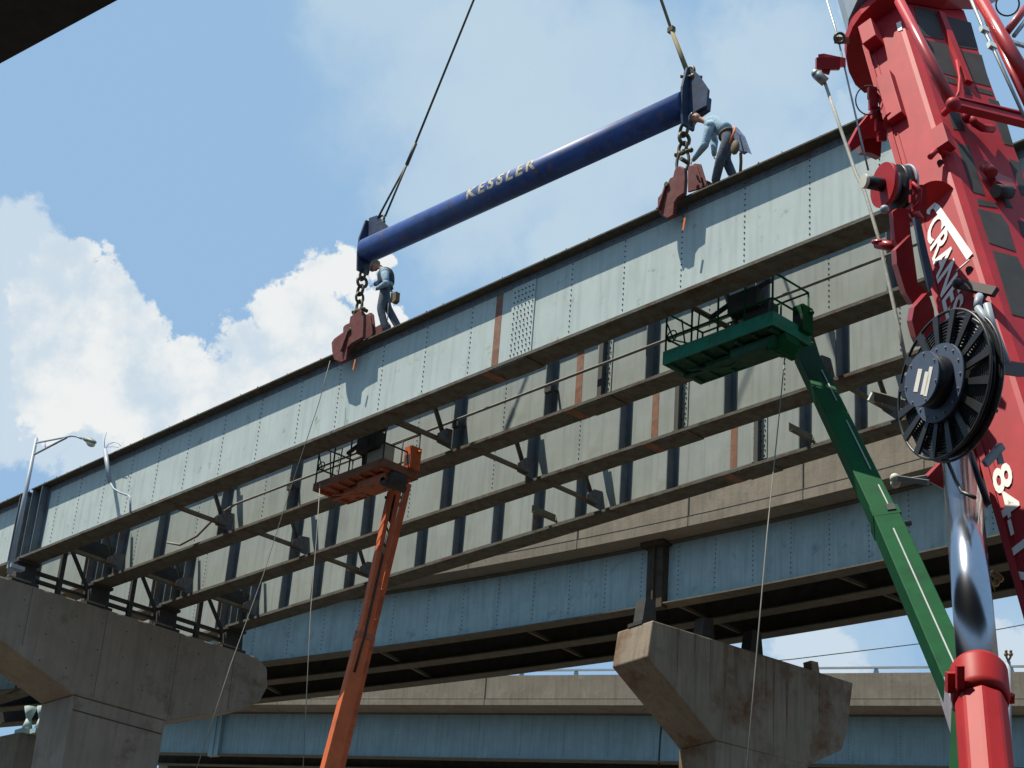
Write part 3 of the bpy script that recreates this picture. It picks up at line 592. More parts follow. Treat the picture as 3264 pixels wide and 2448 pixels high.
def person(label, J, shirt, pants, hat, gloves, vest=None):
    t = thing('person', J['foot1'], label, 'person')
    side = nm(J['sh2']-J['sh1'])
    hd = nm(J['hand1']-J['el1']); hd2 = nm(J['hand2']-J['el2'])
    neck, chest, waist, hip = J['neck'], J['chest'], J['waist'], J['hip']
    h1, h2 = hip-side*.10, hip+side*.10
    body = [([hip, waist, chest, neck, J['head']], [.105, .10, .115, .052, .08]),
            ([chest, J['sh1'], J['el1'], J['hand1']-hd*.07, J['hand1']], [.115, .045, .04, .028, .036]),
            ([chest, J['sh2'], J['el2'], J['hand2']-hd2*.07, J['hand2']], [.115, .045, .04, .028, .036]),
            ([hip, h1, J['kn1'], J['foot1']+V3(0, 0, .08)], [.125, .085, .055, .04]),
            ([hip, h2, J['kn2'], J['foot2']+V3(0, 0, .08)], [.125, .085, .055, .04])]
    body += fingers(J['hand1'], hd, side)+fingers(J['hand2'], hd2, side)
    skin_obj('body', body, SKIN, t)
    skin_obj('shirt', [([waist-nm(chest-waist)*.13, waist, chest, J['chest']+(neck-chest)*.45, J['chest']+(neck-chest)*.8], [.165, .17, .19, .15, .085])], shirt, t)
    for a_, b_, c_ in (('sh1', 'el1', 'hand1'), ('sh2', 'el2', 'hand2')):
        A1, B1, C1_ = J[a_], J[b_], J[b_]+(J[c_]-J[b_])*.78
        pts = [chest*.45+A1*.55+(neck-chest)*.1, A1, A1*.5+B1*.5, B1*.88+A1*.12, B1, B1*.7+C1_*.3, C1_*.96+B1*.04, C1_]
        P1('sleeve', lambda b: (b.tube(pts, [.11, .105, .085, .076, .078, .07, .052, .056], 14), b.ball(A1, .107, 0, 14, 10), b.ball(B1, .078, 0, 12, 8)), shirt, t)
    if vest: skin_obj('vest', [([waist-nm(chest-waist)*.03, waist, chest+(neck-chest)*.1, chest+(neck-chest)*.5], [.19, .195, .225, .16])], vest, t)
    skin_obj('trousers', [([waist-nm(chest-waist)*.02, hip, h1, J['kn1'], J['foot1']+V3(0, 0, .10)], [.16, .175, .135, .10, .088]), ([hip, h2, J['kn2'], J['foot2']+V3(0, 0, .10)], [.175, .135, .10, .088])], pants, t)
    fd = J['face']; 
    for f in ('foot1', 'foot2'):
        toe = nm(V3(fd[0], fd[1], 0)+V3(0, 0, 0)); c = J[f]
        P1('boot', lambda b: (b.ball(c+toe*.05+V3(0, 0, .045), 1, 0, 10, 6, [toe*.14, np.cross(toe, (0, 0, 1))*.05, V3(0, 0, .05)]), b.tube([c+V3(0, 0, .03), c+V3(0, 0, .14)], .05, 8)), LEA, t)
    hc, up = J['head'], nm(J['headup']); fr = nm(fd-up*np.dot(fd, up)); lt = np.cross(up, fr)
    def headf(b):
        b.ball(hc, 1, 0, 16, 12, [lt*.078, fr*.098, up*.118])
        b.ball(hc+fr*.045-up*.06, 1, 0, 12, 8, [lt*.055, fr*.055, up*.06])          # jaw
        b.prism([hc+fr*.09+lt*.012+up*.005, hc+fr*.09-lt*.012+up*.005, hc+fr*.122-up*.025, ], -up*.012)
        for s in (-1, 1):
            b.ball(hc+lt*.08*s-up*.01-fr*.005, 1, 0, 8, 6, [lt*.012, fr*.02, up*.033])
            b.ball(hc+lt*.032*s+fr*.086+up*.012, .011, 1, 8, 6)
        b.ball(hc+fr*.1-up*.062, 1, 2, 8, 4, [lt*.025, fr*.01, up*.006])
    P1('head', headf, [SKIN, BLK, mat('lip_skin', (.3, .1, .08), .5)], t)
    P1('hard_hat', lambda b: (b.ball(hc+up*.035, 1, 0, 18, 8, [lt*.112, fr*.135, up*.115], bot=0), b.ball(hc+up*.033+fr*.045, 1, 0, 18, 3, [lt*.12, fr*.16, up*.012])), hat, t)
    if gloves:
        for h, d_ in (('hand1', hd), ('hand2', hd2)):
            P1('glove_cuff', lambda b: b.tube([J[h]-d_*.11, J[h]-d_*.02], [.05, .042], 10), gloves, t)
    return t, side
# worker at the left clamp, standing with head bowed
def wp(x, y, n): return AT(x, y, 1, n)
zt_ = 20.105
J = dict(foot1=V3(-29.42, 22.34, zt_), foot2=V3(-29.12, 22.50, zt_), kn1=wp(1213, 985, 22.22), kn2=wp(1234, 978, 22.44), hip=wp(1228, 925, 22.35), waist=wp(1232, 905, 22.35), chest=wp(1231, 876, 22.35), neck=wp(1216, 853, 22.35), head=wp(1198, 848, 22.35),
         sh1=wp(1226, 868, 22.16), el1=wp(1230, 904, 22.10), hand1=wp(1201, 921, 22.24), sh2=wp(1222, 872, 22.52), el2=wp(1213, 900, 22.57), hand2=wp(1190, 908, 22.44), face=nm(V3(-.8, -.05, -.65)), headup=nm(V3(-.62, 0, .78)))
t, sd = person('person standing on the girder by the left clamp, pale sleeves, dark vest, head bowed', J, SHIRT, JEAN, HAT, LEA, VEST)
c = wp(1259, 948, 22.27)
P1('tool_bag', lambda b: (b.prism([c+V3(-.09, -.06, .12), c+V3(.1, -.06, .1), c+V3(.11, -.06, -.13), c+V3(.02, -.06, -.17), c+V3(-.08, -.06, -.12)], (0, .12, 0)), b.tube([wp(1243, 925, 22.22), wp(1250, 930, 22.22)], .02)), LEA, t, bevel=.02)
P1('tool_belt', lambda b: b.torus(J['hip']*.5+J['waist']*.5, nm(J['waist']-J['hip']), .15, .03, 20, 6), LEA, t)
P1('lanyard', lambda b: b.tube([wp(1240, 955, 22.22), wp(1237, 985, 22.22), wp(1236, 1010, 22.22), wp(1233, 1030, 22.22)], .012, 6), TAG, t)
# worker bent over the right clamp
J = dict(foot1=V3(-19.72, 22.30, zt_), foot2=V3(-19.36, 22.48, zt_), kn1=wp(2296, 510, 22.14), kn2=wp(2312, 505, 22.39), hip=wp(2324, 442, 22.27), waist=wp(2308, 412, 22.27), chest=wp(2276, 396, 22.27), neck=wp(2242, 385, 22.2), head=wp(2216, 376, 22.14),
         sh1=wp(2262, 402, 22.06), el1=wp(2247, 462, 22.02), hand1=wp(2207, 513, 22.16), sh2=wp(2266, 400, 22.46), el2=wp(2277, 452, 22.50), hand2=wp(2276, 497, 22.44), face=nm(V3(-.45, -.1, -.95)), headup=nm(V3(-.9, 0, .35)))
t, sd = person('person bent double over the right clamp, faded blue shirt, black hard hat, untucked tail flying', J, SHIRT, JEAN, HATK, GLV)
P1('shirt_tail', lambda b: b.prism([wp(2330, 408, 22.24), wp(2346, 405, 22.22), wp(2368, 432, 22.19), wp(2390, 490, 22.14), wp(2378, 483, 22.24), wp(2366, 490, 22.29), wp(2350, 478, 22.29), wp(2334, 450, 22.29)], (.01, .05, 0)), mat('slate_shirt_tail', (.16, .2, .3), .9, bump=.5), t)
P1('tool_belt', lambda b: (b.torus(J['hip']*.6+J['waist']*.4, nm(J['waist']-J['hip']), .15, .03, 20, 6), b.ball(wp(2343, 470, 22.09), 1, 0, 10, 6, [V3(.1, 0, 0), V3(0, .06, 0), V3(0, 0, .16)])), LEA, t)
P1('safety_strap', lambda b: b.tube([wp(2361, 488, 22.19), wp(2362, 515, 22.19), wp(2360, 548, 22.24)], .03, 6), LEA, t)
P1('suspender', lambda b: b.tube([wp(2326, 455, 22.04), wp(2338, 425, 22.06), wp(2344, 405, 22.14)], .022, 6), mat('orange_webbing', (.6, .17, .05), .8), t)

# ------------------------------------------------------------------ boom lifts
def lift(kind, label, O, Lx, Wy, flo, side_m, boomf, boxm, zr=1.1, th=.16):
    x0, y0, z0 = O; t = thing('boom_lift', (x0+Lx, y0+Wy/2, 0), label, 'boom lift')
    def fl(b):
        b.box(x0, x0+Lx, y0, y0+Wy, z0, z0+.05)
        for k in range(7): xx = x0+.1+k*(Lx-.2)/6; b.box(xx-.03, xx+.03, y0+.05, y0+Wy-.05, z0-.07, z0-.001)
        b.box(x0+.05, x0+Lx-.05, y0+Wy*.45, y0+Wy*.55, z0-.12, z0-.071)
        b.obox((x0+Lx*.55, y0+Wy*.5, z0-.1), (Lx*.28, 0, 0), (0, .16, 0), (0, 0, .05))
        b.obox((x0+Lx*.75, y0+Wy*.45, z0-.16), (Lx*.2, 0, 0), (0, .25, 0), (0, 0, .09))
        b.tube([(x0+.3, y0+.3, z0-.1), (x0+1.1, y0+.6, z0-.15), (x0+1.9, y0+.45, z0-.12)], .03)
    P1('platform_floor', fl, flo, t)
    P1('toe_board', lambda b: (b.box(x0-.01, x0+Lx+.01, y0-.03, y0-.001, z0-.02, z0+th), b.box(x0-.01, x0+Lx+.01, y0+Wy+.001, y0+Wy+.03, z0-.02, z0+th), b.box(x0-.04, x0-.011, y0-.03, y0+Wy+.03, z0-.02, z0+th), b.box(x0+Lx+.011, x0+Lx+.04, y0-.03, y0+Wy+.03, z0-.02, z0+th)), side_m, t)
    def rails(b):
        for zz in (zr*.5, zr):
            for yy in (y0, y0+Wy): b.tube([(x0, yy, z0+zz), (x0+Lx, yy, z0+zz)], .021, 6)
            for xx in (x0, x0+Lx): b.tube([(xx, y0, z0+zz), (xx, y0+Wy, z0+zz)], .021, 6)
        for k in range(5):
            for yy in (y0, y0+Wy): b.tube([(x0+k*Lx/4, yy, z0+.05), (x0+k*Lx/4, yy, z0+zr)], .021, 6)
        b.tube([(x0+.02, y0, z0+.85), (x0+.2, y0, z0+.45), (x0+.6, y0, z0+.25)], .016, 6)
        b.tube([(x0+.45, y0+.1, z0+.1), (x0+.3, y0+.1, z0+.9)], .016, 6); b.tube([(x0+.7, y0+.1, z0+.1), (x0+.75, y0+.1, z0+.9)], .016, 6)
        b.torus((x0+.15, y0, z0+.55), (0, 1, 0), .12, .014, 16, 5)
    P1('guard_rail', rails, boxm[1], t)
    def cb(b):
        b.obox((x0+Lx+.02, y0+Wy*.82, z0+.42), (.12, 0, 0), (0, .15, 0), (0, 0, .27)); b.obox((x0+Lx+.03, y0+Wy*.82-.152, z0+.36), (.09, 0, 0), (0, .004, 0), (0, 0, .12), 1); b.obox((x0+Lx*.72, y0+.12, z0+.75), (.35, 0, 0), (0, .12, 0), (0, 0, .2), 1); b.obox((x0+Lx*.8, y0+.3, z0+.4), (.3, 0, 0), (0, .15, 0), (0, 0, .25), 2)
        b.tube([(x0+Lx*.4, y0+.1, z0+.7), (x0+Lx*.6, y0+.1, z0+.85), (x0+Lx*.95, y0+.1, z0+1.0)], .05, 8, 1)
        b.tube([(x0+Lx*.62, y0+.2, z0+.1), (x0+Lx*.58, y0+.2, z0+.95)], .045, 8, 1)
        b.ball((x0+Lx+.16, y0+Wy*.9, z0+.58), .05, 0)
    P1('control_box', cb, [boxm[0], DARK, boxm[2]], t)
    P1('platform_mount', lambda b: (b.prism([(x0+Lx-.5, y0+.3, z0-.05), (x0+Lx+.05, y0+.3, z0-.05), (x0+Lx+.1, y0+.3, z0-.22), (x0+Lx-.1, y0+.3, z0-.36), (x0+Lx-.35, y0+.3, z0-.3)], (0, .4, 0)), b.tube([(x0+Lx-.2, y0+.2, z0-.26), (x0+Lx-.2, y0+.85, z0-.26)], .09, 10)), boxm[3], t)
    boomf(t); return t
O1 = AT(1003, 1562, 1, 23.15)
cl_ = nm(-RIGHT+.55*(-FWD))
def ob(t):
    a, m_, c = D(1257, 1568, 43.5), D(1158, 2030, 41.5), D(1045, 2470, 39.6)
    P1('upper_boom', lambda b: b.beam(a, m_, .27, .27, cl_), ORG, t, bevel=.01)
    P1('lower_boom', lambda b: (b.beam(m_+(a-m_)*.02, c, .30, .30, cl_, 0, .34, .34), b.beam(m_+(a-m_)*.05, m_, .32, .32, cl_)), ORG, t, bevel=.01)
    P1('leveling_strut', lambda b: (b.beam(D(1300, 1545, 44.2), D(1181, 2040, 42.2), .13, .16, cl_), b.beam(D(1183, 2035, 42.2), D(1080, 2470, 40.3), .15, .17, cl_)), ORG, t)
    for k in range(5):
        f_ = .12+k*.19; p = a+(m_-a)*f_; q = D(1300, 1545, 44.2)+(D(1181, 2040, 42.2)-D(1300, 1545, 44.2))*f_
        P1('strut_bracket', lambda b: b.beam(p, q, .05, .08, FWD), ORGD, t)
    for k, (o1, o2) in enumerate(((.15, .02), (.15, .05))):
        P1('hose', lambda b: b.tube([a+(m_-a)*.02-FWD*o1+RIGHT*o2, a+(m_-a)*.45-FWD*(o1+.02)+RIGHT*(o2+.02), m_-FWD*(o1+.05)+RIGHT*o2, m_+(c-m_)*.25-FWD*(o1+.08)+RIGHT*(o2-.02)], .014, 6), BLK, t)
    for f_ in (.04, .97):
        P1('boom_pin', lambda b: b.tube([a+(m_-a)*f_-RIGHT*.2, a+(m_-a)*f_+RIGHT*.2], .035, 10), DARK, t)
    P1('wear_collar', lambda b: b.beam(m_-(c-m_)*.015, m_+(c-m_)*.03, .34, .34, cl_), ORGD, t)
    e_ = c+(c-m_)*1.8
    P1('base_boom', lambda b: (b.beam(c, V3(e_[0], e_[1], max(.8, e_[2])), .42, .42, cl_), b.obox(V3(e_[0], e_[1], .9), (1.4, 0, 0), (0, 1, 0), (0, 0, .7))), ORG, t)
lift('orange', 'rusty orange lift platform on a slim orange boom under the girders', O1, 2.45, 1.0, ORGD, mat('dusty_toe_board', (.17, .075, .045), .8, var=.3), ob, (ORG, DARK, mat('pale_canvas', (.4, .38, .3), .9), DARK))
O2 = AT(2120, 1160, 1, 23.12)
def gb(t):
    a, m_, c = D(2562, 1122, 36.2), D(2822, 1660, 30.0), D(3105, 2300, 24.4)
    cg = nm(RIGHT+.35*(-FWD))
    P1('upper_boom', lambda b: b.beam(a, m_, .40, .40, cg), GRN, t, bevel=.015)
    P1('lower_boom', lambda b: b.beam(m_+(a-m_)*.01, c, .43, .43, cg, 0, .45, .45), GRN, t, bevel=.015)
    b_ax = nm(c-a); sd_ = nm(cg-b_ax*np.dot(cg, b_ax)); nn_ = np.cross(b_ax, sd_); nn_ = nn_ if np.dot(nn_, CAMP-a) > 0 else -nn_
    for (u0, u1) in ((.10, .20), (.26, .40), (.44, .50)):
        P1('cable_rail', lambda b: b.beam(a+(m_-a)*u0*2+nn_*.215+sd_*.09, a+(m_-a)*u1*2+nn_*.215+sd_*.09, .02, .02, nn_), GALV, t)
    P1('cable_rail', lambda b: b.beam(m_+(c-m_)*.12+nn_*.225, m_+(c-m_)*.98+nn_*.232, .022, .022, nn_), GALV, t)
    P1('sheave_pin', lambda b: (b.tube([m_-nn_*.1-sd_*.2, m_-nn_*.1+sd_*.42], .05), b.obox(m_+nn_*.235+sd_*.1, b_ax*.1, sd_*.07, nn_*.02)), DARK, t)
    P1('base_boom', lambda b: (b.beam(c, V3(c[0]+1.2, c[1]-2.6, 1.2), .55, .55, cg), b.obox((c[0]+1.2, c[1]-2.6, .8), (1.3, 0, 0), (0, 1, 0), (0, 0, .7))), GRN, t)
    P1('wear_collar', lambda b: b.beam(m_-b_ax*.1, m_+b_ax*.2, .46, .46, cg), GRN, t)
    P1('boom_collar', lambda b: b.beam(D(3050, 2140, 25.9), D(3105, 2300, 24.3), .56, .56, cg), mat('grey_primer', (.26, .24, .26), .7), t)
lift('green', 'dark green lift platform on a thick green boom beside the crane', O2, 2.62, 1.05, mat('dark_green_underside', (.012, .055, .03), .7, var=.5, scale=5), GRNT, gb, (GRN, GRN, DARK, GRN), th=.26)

# ------------------------------------------------------------------ mobile crane boom at the right
L0, L1 = D(2706, 20, 24), D(3018, 1135, 19); ax = nm(L0-L1)
R0 = D(2870, 20, 24-.84); B0 = D(3087, 52, 24)
wA = R0-L0; wA = wA-ax*np.dot(wA, ax); wB = B0-R0; wB = wB-ax*np.dot(wB, ax)
nA = nm(np.cross(ax, wA)); nA = nA if np.dot(nA, CAMP-L0) > 0 else -nA
nB = nm(np.cross(ax, wB)); nB = nB if np.dot(nB, CAMP-R0) > 0 else -nB
pA = lambda x, y, o=0.: ON(x, y, L0+nA*o, nA)
pB = lambda x, y, o=0.: ON(x, y, R0+nB*o, nB)
C1 = lambda x, y: (2500+x/2.8953, y/2.8953)
C2 = lambda x, y: (2500+x/2.8953, 450+y/2.8953)
C3 = lambda x, y: (2500+x/2.8953, 900+y/2.8953)
C4 = lambda x, y: (2500+x/2.8953, 1400+y/2.8953)
t = thing('mobile_crane', (L1[0], L1[1]-3, 0), 'red telescopic crane boom with white lettering and a hose reel at right', 'crane')
CR = t
Lp = L0+ax*1.2; Lb = L0-ax*17
def boomshape(b):
    ch = .09; wa, wb = nm(wA), nm(wB)
    Rr = L0+wA; Bb = Rr+wB; Kk = L0+wB
    cs = [L0+wa*.03, Rr-wa*ch, Rr-wa*ch*.45+wb*ch*.15, Rr+wb*ch, Bb-wb*.05, Bb+(Kk-Rr)*.0+(L0-Rr)*.9, L0+(Bb-Rr)*.9]
    lo = [p-ax*17 for p in cs]; b.prism(lo, ax*17.0)
P1('boom', boomshape, RED, t)
P1('boom_edge_rib', lambda b: (b.beam(L0+wA*.12-ax*16+nA*.012, L0+wA*.12-ax*.7+nA*.012, .06, .025, wA), b.beam(L0+wA*.25-ax*16+nA*.006, L0+wA*.25-ax*.4+nA*.006, .012, .012, wA)), REDM, t)
# collar at the head of the base section and the grey inner section above it
pc0 = ON(2731, 115, L0, nA); pcol = lambda x, y, o=0.: ON(x, y, pc0+ax*o, ax)
P1('boom_collar', lambda b: b.prism([pcol(x, y) for x, y in [(2868, 24), (2860, 60), (2800, 160), (2790, 290), (2756, 297), (2726, 270), (2706, 230), (2697, 180), (2700, 130), (2718, 85), (2746, 45), (2782, 10), (2830, -30), (2870, -50)]], ax*.16), RED, t)
P1('inner_boom', lambda b: b.prism([pcol(x, y, .22) for x, y in [(2705, 60), (2700, 110), (2760, 150), (2900, 60), (2900, -20), (2760, -60)]], ax*9), GRY, t)
P1('head_frame', lambda b: (b.prism([pB(*C1(1010, -60), .02), pB(*C1(2100, -60), .02), pB(*C1(1800, 90), .02), pB(*C1(1450, 80), .02), pB(*C1(1120, 20), .02)], nB*.16)), DRED, t)
# dark plates standing in for the shaded openings on the right-hand face
quads = [[(1195, 60), (1400, 100), (1475, 370), (1260, 330)], [(1300, 370), (1500, 410), (1590, 710), (1440, 670)], [(1480, 700), (1575, 730), (1590, 785), (1510, 760)],
         [(1495, 150), (1720, 210), (1790, 460), (1580, 430)], [(1610, 460), (1820, 510), (1900, 800), (1700, 750)], [(1650, 800), (1715, 820), (1735, 880), (1670, 860)], [(1760, 800), (1920, 845), (1925, 885), (1790, 850)],
         [(1880, 905), (1975, 935), (2005, 1010), (1900, 980)], [(1420, 780), (1470, 840), (1520, 990), (1490, 980)], [(1505, 1010), (1620, 1050), (1665, 1210), (1560, 1190)], [(1940, 1100), (2050, 1130), (2115, 1350), (2030, 1330)]]
quads2 = [[(1590, 20), (1700, 50), (1850, 500), (1740, 470)], [(2070, 160), (2170, 200), (2230, 500), (2190, 500)], [(1775, 530), (1940, 570), (1965, 615), (1790, 590)], [(1780, 620), (2000, 680), (2060, 770), (2135, 1020), (1890, 940)],
          [(1920, 1010), (2150, 1070), (2260, 1300), (2260, 1640), (2100, 1600), (2040, 1400)], [(2010, 520), (2060, 530), (2110, 620), (2050, 610)], [(2160, 730), (2260, 760), (2260, 900), (2200, 880)]]
for fn, qs in ((C1, quads), (C2, quads2)):
    for q in qs:
        P1('dark_opening', lambda b: b.prism([pB(*fn(x, y), .002) for x, y in q], nB*.004), PNL, t)
P1('face_strip', lambda b: (b.beam(pB(*C1(1440, 120), .03), pB(*C1(1700, 760), .03), .10, .06, wB), b.tube([pB(*C1(1590, 560), .06), pB(*C1(1620, 720), .06), pB(*C1(1610, 850), .06), pB(*C1(1580, 920), .06)], .02)), RED, t)
# stowed jib chords and cross members standing off the face
P1('jib_chord', lambda b: b.tube([pB(*C1(1060, 10), .30), pB(*C1(1300, 470), .30), pB(*C1(1560, 965), .30)], .062, 14), REDG, t)
P1('jib_chord', lambda b: b.tube([pB(*C1(1790, -40), .45), pB(*C1(2300, 830), .45)], .085, 14), REDG, t)
P1('jib_chord', lambda b: b.tube([pB(*C1(1880, 180), .35), pB(*C1(2320, 1130), .35)], .05, 12), REDG, t)
P1('jib_cross_member', lambda b: (b.beam(pB(*C1(1565, 965), .28), pB(*C1(2300, 1150), .28), .11, .1, ax), b.beam(pB(*C1(1575, 920), .3), pB(*C1(2300, 1090), .3), .03, .1, ax)), RED, t)
P1('jib_cross_member', lambda b: (b.tube([pB(*C1(1560, 965), .28), pB(*C1(1470, 1050), .08)], .04), b.ball(pB(*C1(1560, 965), .3), .09)), RED, t)
P1('jib_lacing', lambda b: b.tube([pB(*C1(2330, -60), .6), pB(*C1(2050, 300), .5)], .05, 10), DRED, t)
P1('jib_lacing', lambda b: (b.tube([pB(*C1(2330, 60), .6), pB(*C1(2120, 330), .5)], .03, 8), b.beam(pB(*C1(2110, 390), .5), pB(*C1(2330, 460), .5), .06, .04, ax)), GRY, t)
P1('hoist_rope', lambda b: b.tube([pB(*C1(1700, -60), .62), pB(*C1(1840, 270), .62), pB(*C1(1920, 430), .62), pB(*C1(2220, 1090), .62)], .022, 8), GALV, t)
for x, y in ((1845, 275), (1915, 425)):
    P1('rope_clip', lambda b: b.obox(pB(*C1(x, y), .62), ax*.05, nm(wB)*.05, nB*.03), mat('pale_clip', (.5, .58, .55), .5), t)
P1('cable_loop', lambda b: b.torus(pB(*C1(2060, 40), .7), nm(CAMP-B0), .14, .012, 20, 5), DARK, t)
P1('face_bracket', lambda b: (b.tube([pB(*C1(1700, 1060), .1), pB(*C1(1760, 1140), .14), pB(*C1(1830, 1180), .14), pB(*C1(1920, 1190), .1)], .05, 8), b.ball(pB(*C1(1700, 1080), .1), .08)), RED, t)
P1('face_bracket', lambda b: (b.obox(pB(*C2(2010, 390), .05), ax*.10, nm(wB)*.14, nB*.05), b.tube([pB(*C2(1850, 230), .1), pB(*C2(1920, 300), .14)], .07, 10), b.tube([pB(*C2(1950, 460), .1), pB(*C2(2080, 470), .1)], .08, 10, 1)), [DRED, PNL], t)
# fittings on the left-hand (lettered) face
P1('guide_box', lambda b: b.obox(pA(*C1(985, 900), .06), nm(ax)*.45, nm(wA)*.10, nA*.06), RED, t, bevel=.01)
P1('guide_box', lambda b: b.obox(pA(*C1(800, 330), .10), nm(ax)*.2, nm(wA)*.10, nA*.10), RED, t, bevel=.01)
P1('guide_recess', lambda b: b.tube([pA(*C1(1010, 1130), .01), pA(*C1(1010, 1130), .03)], .13, 16), DRED, t)
P1('tow_eye', lambda b: (b.obox(pA(*C1(1460, 1290), .08), ax*.18, nm(wA)*.09, nA*.08), b.tube([pA(*C1(1410, 1380), .12), pA(*C1(1345, 1450), .2)], .035, 8), b.tube([pA(*C1(1420, 1370), .12), pA(*C1(1540, 1430), .02)], .02, 8)), RED, t)
P1('sticker', lambda b: b.prism([pA(*C1(x, y), .004) for x, y in [(1035, 215), (1075, 195), (1090, 275), (1050, 290)]], nA*.004), WHT, t)
P1('arm_lever', lambda b: (b.beam(pA(*C3(1590, 10), .12), pA(*C3(1950, 90), .12), .06, .1, nA), b.prism([pA(*C3(x, y), .06) for x, y in [(1700, 55), (1900, 90), (1850, 170), (1800, 140)]], nA*.05), b.ball(pA(*C3(1600, 15), .14), .06)), mat('dark_steel_arm', (.05, .035, .035), .5), t)
P1('bolt_recess', lambda b: (b.tube([pA(*C2(1710, 1190), .0), pA(*C2(1710, 1190), .012)], .045, 12), b.tube([pA(*C2(1440, 200), .0), pA(*C2(1440, 200), .012)], .04, 12)), DARK, t)
CZ = lambda x, y: (2869+x/2.135, 574+y/2.135)
P1('logo_band', lambda b: [b.prism([pA(*CZ(x, y), .010) for x, y in q], nA*.004) for q in ([(235, 203), (268, 172), (495, 500), (455, 545)], [(178, 228), (182, 190), (207, 207), (203, 236)], [(182, 190), (205, 160), (224, 192), (207, 207)], [(205, 160), (238, 153), (240, 188), (224, 192)], [(238, 153), (268, 172), (235, 203), (224, 192)])]+[b.beam(pA(*CZ(472, 540), .005), pA(*CZ(385, 615), .005), .012, .004, wA)], WHT, t)
P1('red_disc', lambda b: b.tube([pA(*CZ(245, 150), .001), pA(*CZ(245, 150), .008)], .24, 36), mat('saturated_red', (.46, .018, .012), .45, var=.03), t)  # flat disc of more saturated red on the lettered face
def boom_text(txt, x, y, x2, y2, hgt, name, shear=.0, bold=.01, ls=1.0, lean=0.):
    vs, fs = text_mesh(txt, 1.0, shear, .004, ls, bold); mx = max(v[0] for v in vs); my = max(v[1] for v in vs)
    o = pA(x, y, .008); e2 = pA(x2, y2, .008); L_ = np.linalg.norm(e2-o); xd = nm(e2-o); yd = nm(np.cross(nA, xd))
    b = MB(); b.add([o+xd*(v[0]*L_/mx-lean*v[1]*hgt/my)+yd*v[1]*hgt/my+nA*(v[2]*.3+.004) for v in vs], fs); return b.build(name, WHT, t)
boom_text('CRANES', *CZ(178, 330), *CZ(325, 985), .24, 'lettering', 0, .022, 1.0, .75)
boom_text('84-172', *C4(1912, 300), *C4(2240, 1700), .20, 'phone_number', 0, .02, 1.0, .25)
boom_text('24 hr', *C4(2150, 90), *C4(2420, 1100), .28, 'small_lettering', 0, .01) if False else None
# left-edge structures
mid = lambda x, y, d: D(x, y, d)
P1('side_bracket', lambda b: (b.prism([mid(*C1(x, y), 22.6) for x, y in [(820, 1000), (690, 1160), (600, 1330), (620, 1400), (700, 1340), (760, 1270), (895, 1260), (880, 1100)]], FWD*.25)), RED, t, bevel=.01)
P1('side_bracket', lambda b: (b.prism([mid(*C1(x, y), 22.75) for x, y in [(700, 1330), (760, 1275), (900, 1260), (890, 1450), (800, 1410), (720, 1400)]], FWD*.3)), DRED, t)
P1('hydraulic_fittings', lambda b: [b.obox(mid(*C1(x, y), 22.4), RIGHT*.05, UPV*.07, FWD*.06) or b.tube([mid(*C1(x, y), 22.35), mid(*C1(x+25, y-70), 22.3)], .02) for x, y in ((810, 860), (820, 960), (840, 1040), (880, 1150), (900, 1250), (890, 1080))], RED, t)
P1('cable_loop', lambda b: b.torus(mid(*C1(780, 925), 22.3), FWD, .16, .009, 24, 5, su=RIGHT, sv=1.1), DARK, t)
# winch on the left edge
wa0 = mid(*C2(740, 370), 19.6); wdir = nm(mid(*C2(1090, 440), 19.75)-wa0)
P1('winch_motor', lambda b: (b.tube([wa0, wa0+wdir*.3], .075, 18), b.tube([wa0-wdir*.02, wa0+wdir*.02], .078, 18, 1)), [BLK, mat('pale_cap', (.55, .55, .45), .5)], t)
P1('winch_flange', lambda b: b.tube([wa0+wdir*.22, wa0+wdir*.27], .25, 28), RED, t)
P1('winch_drum', lambda b: [b.tube([wa0+wdir*.36, wa0+wdir*.47], .25, 28)], BLK, t)
P1('winch_guard', lambda b: (b.torus(wa0+wdir*.49, wdir, .26, .018, 32, 6), b.ball(mid(*C2(925, 630), 19.4), .05), b.tube([wa0+wdir*.27, wa0+wdir*.36], .17, 20)), GRY, t)
P1('winch_housing', lambda b: (b.ball(wa0+wdir*.54, 1, 0, 16, 10, [wdir*.12, UPV*.2, FWD*.2]), b.obox(mid(*C2(1190, 590), 19.9), RIGHT*.10, UPV*.2, FWD*.2), b.tube([mid(*C2(1180, 640), 19.5), mid(*C2(1250, 740), 19.4)], .06)), DRED, t)
P1('hydraulic_fittings', lambda b: [b.obox(mid(*C2(x, y), 19.2), RIGHT*a, UPV*c, FWD*.05) for x, y, a, c in ((1190, 400, .03, .05), (1230, 470, .045, .025), (1180, 530, .025, .04), (1215, 600, .04, .05))]+[b.tube([mid(*C2(1180, 380), 19.15), mid(*C2(1260, 450), 19.1), mid(*C2(1250, 560), 19.1), mid(*C2(1190, 620), 19.15)], .018, 6)], RED, t)
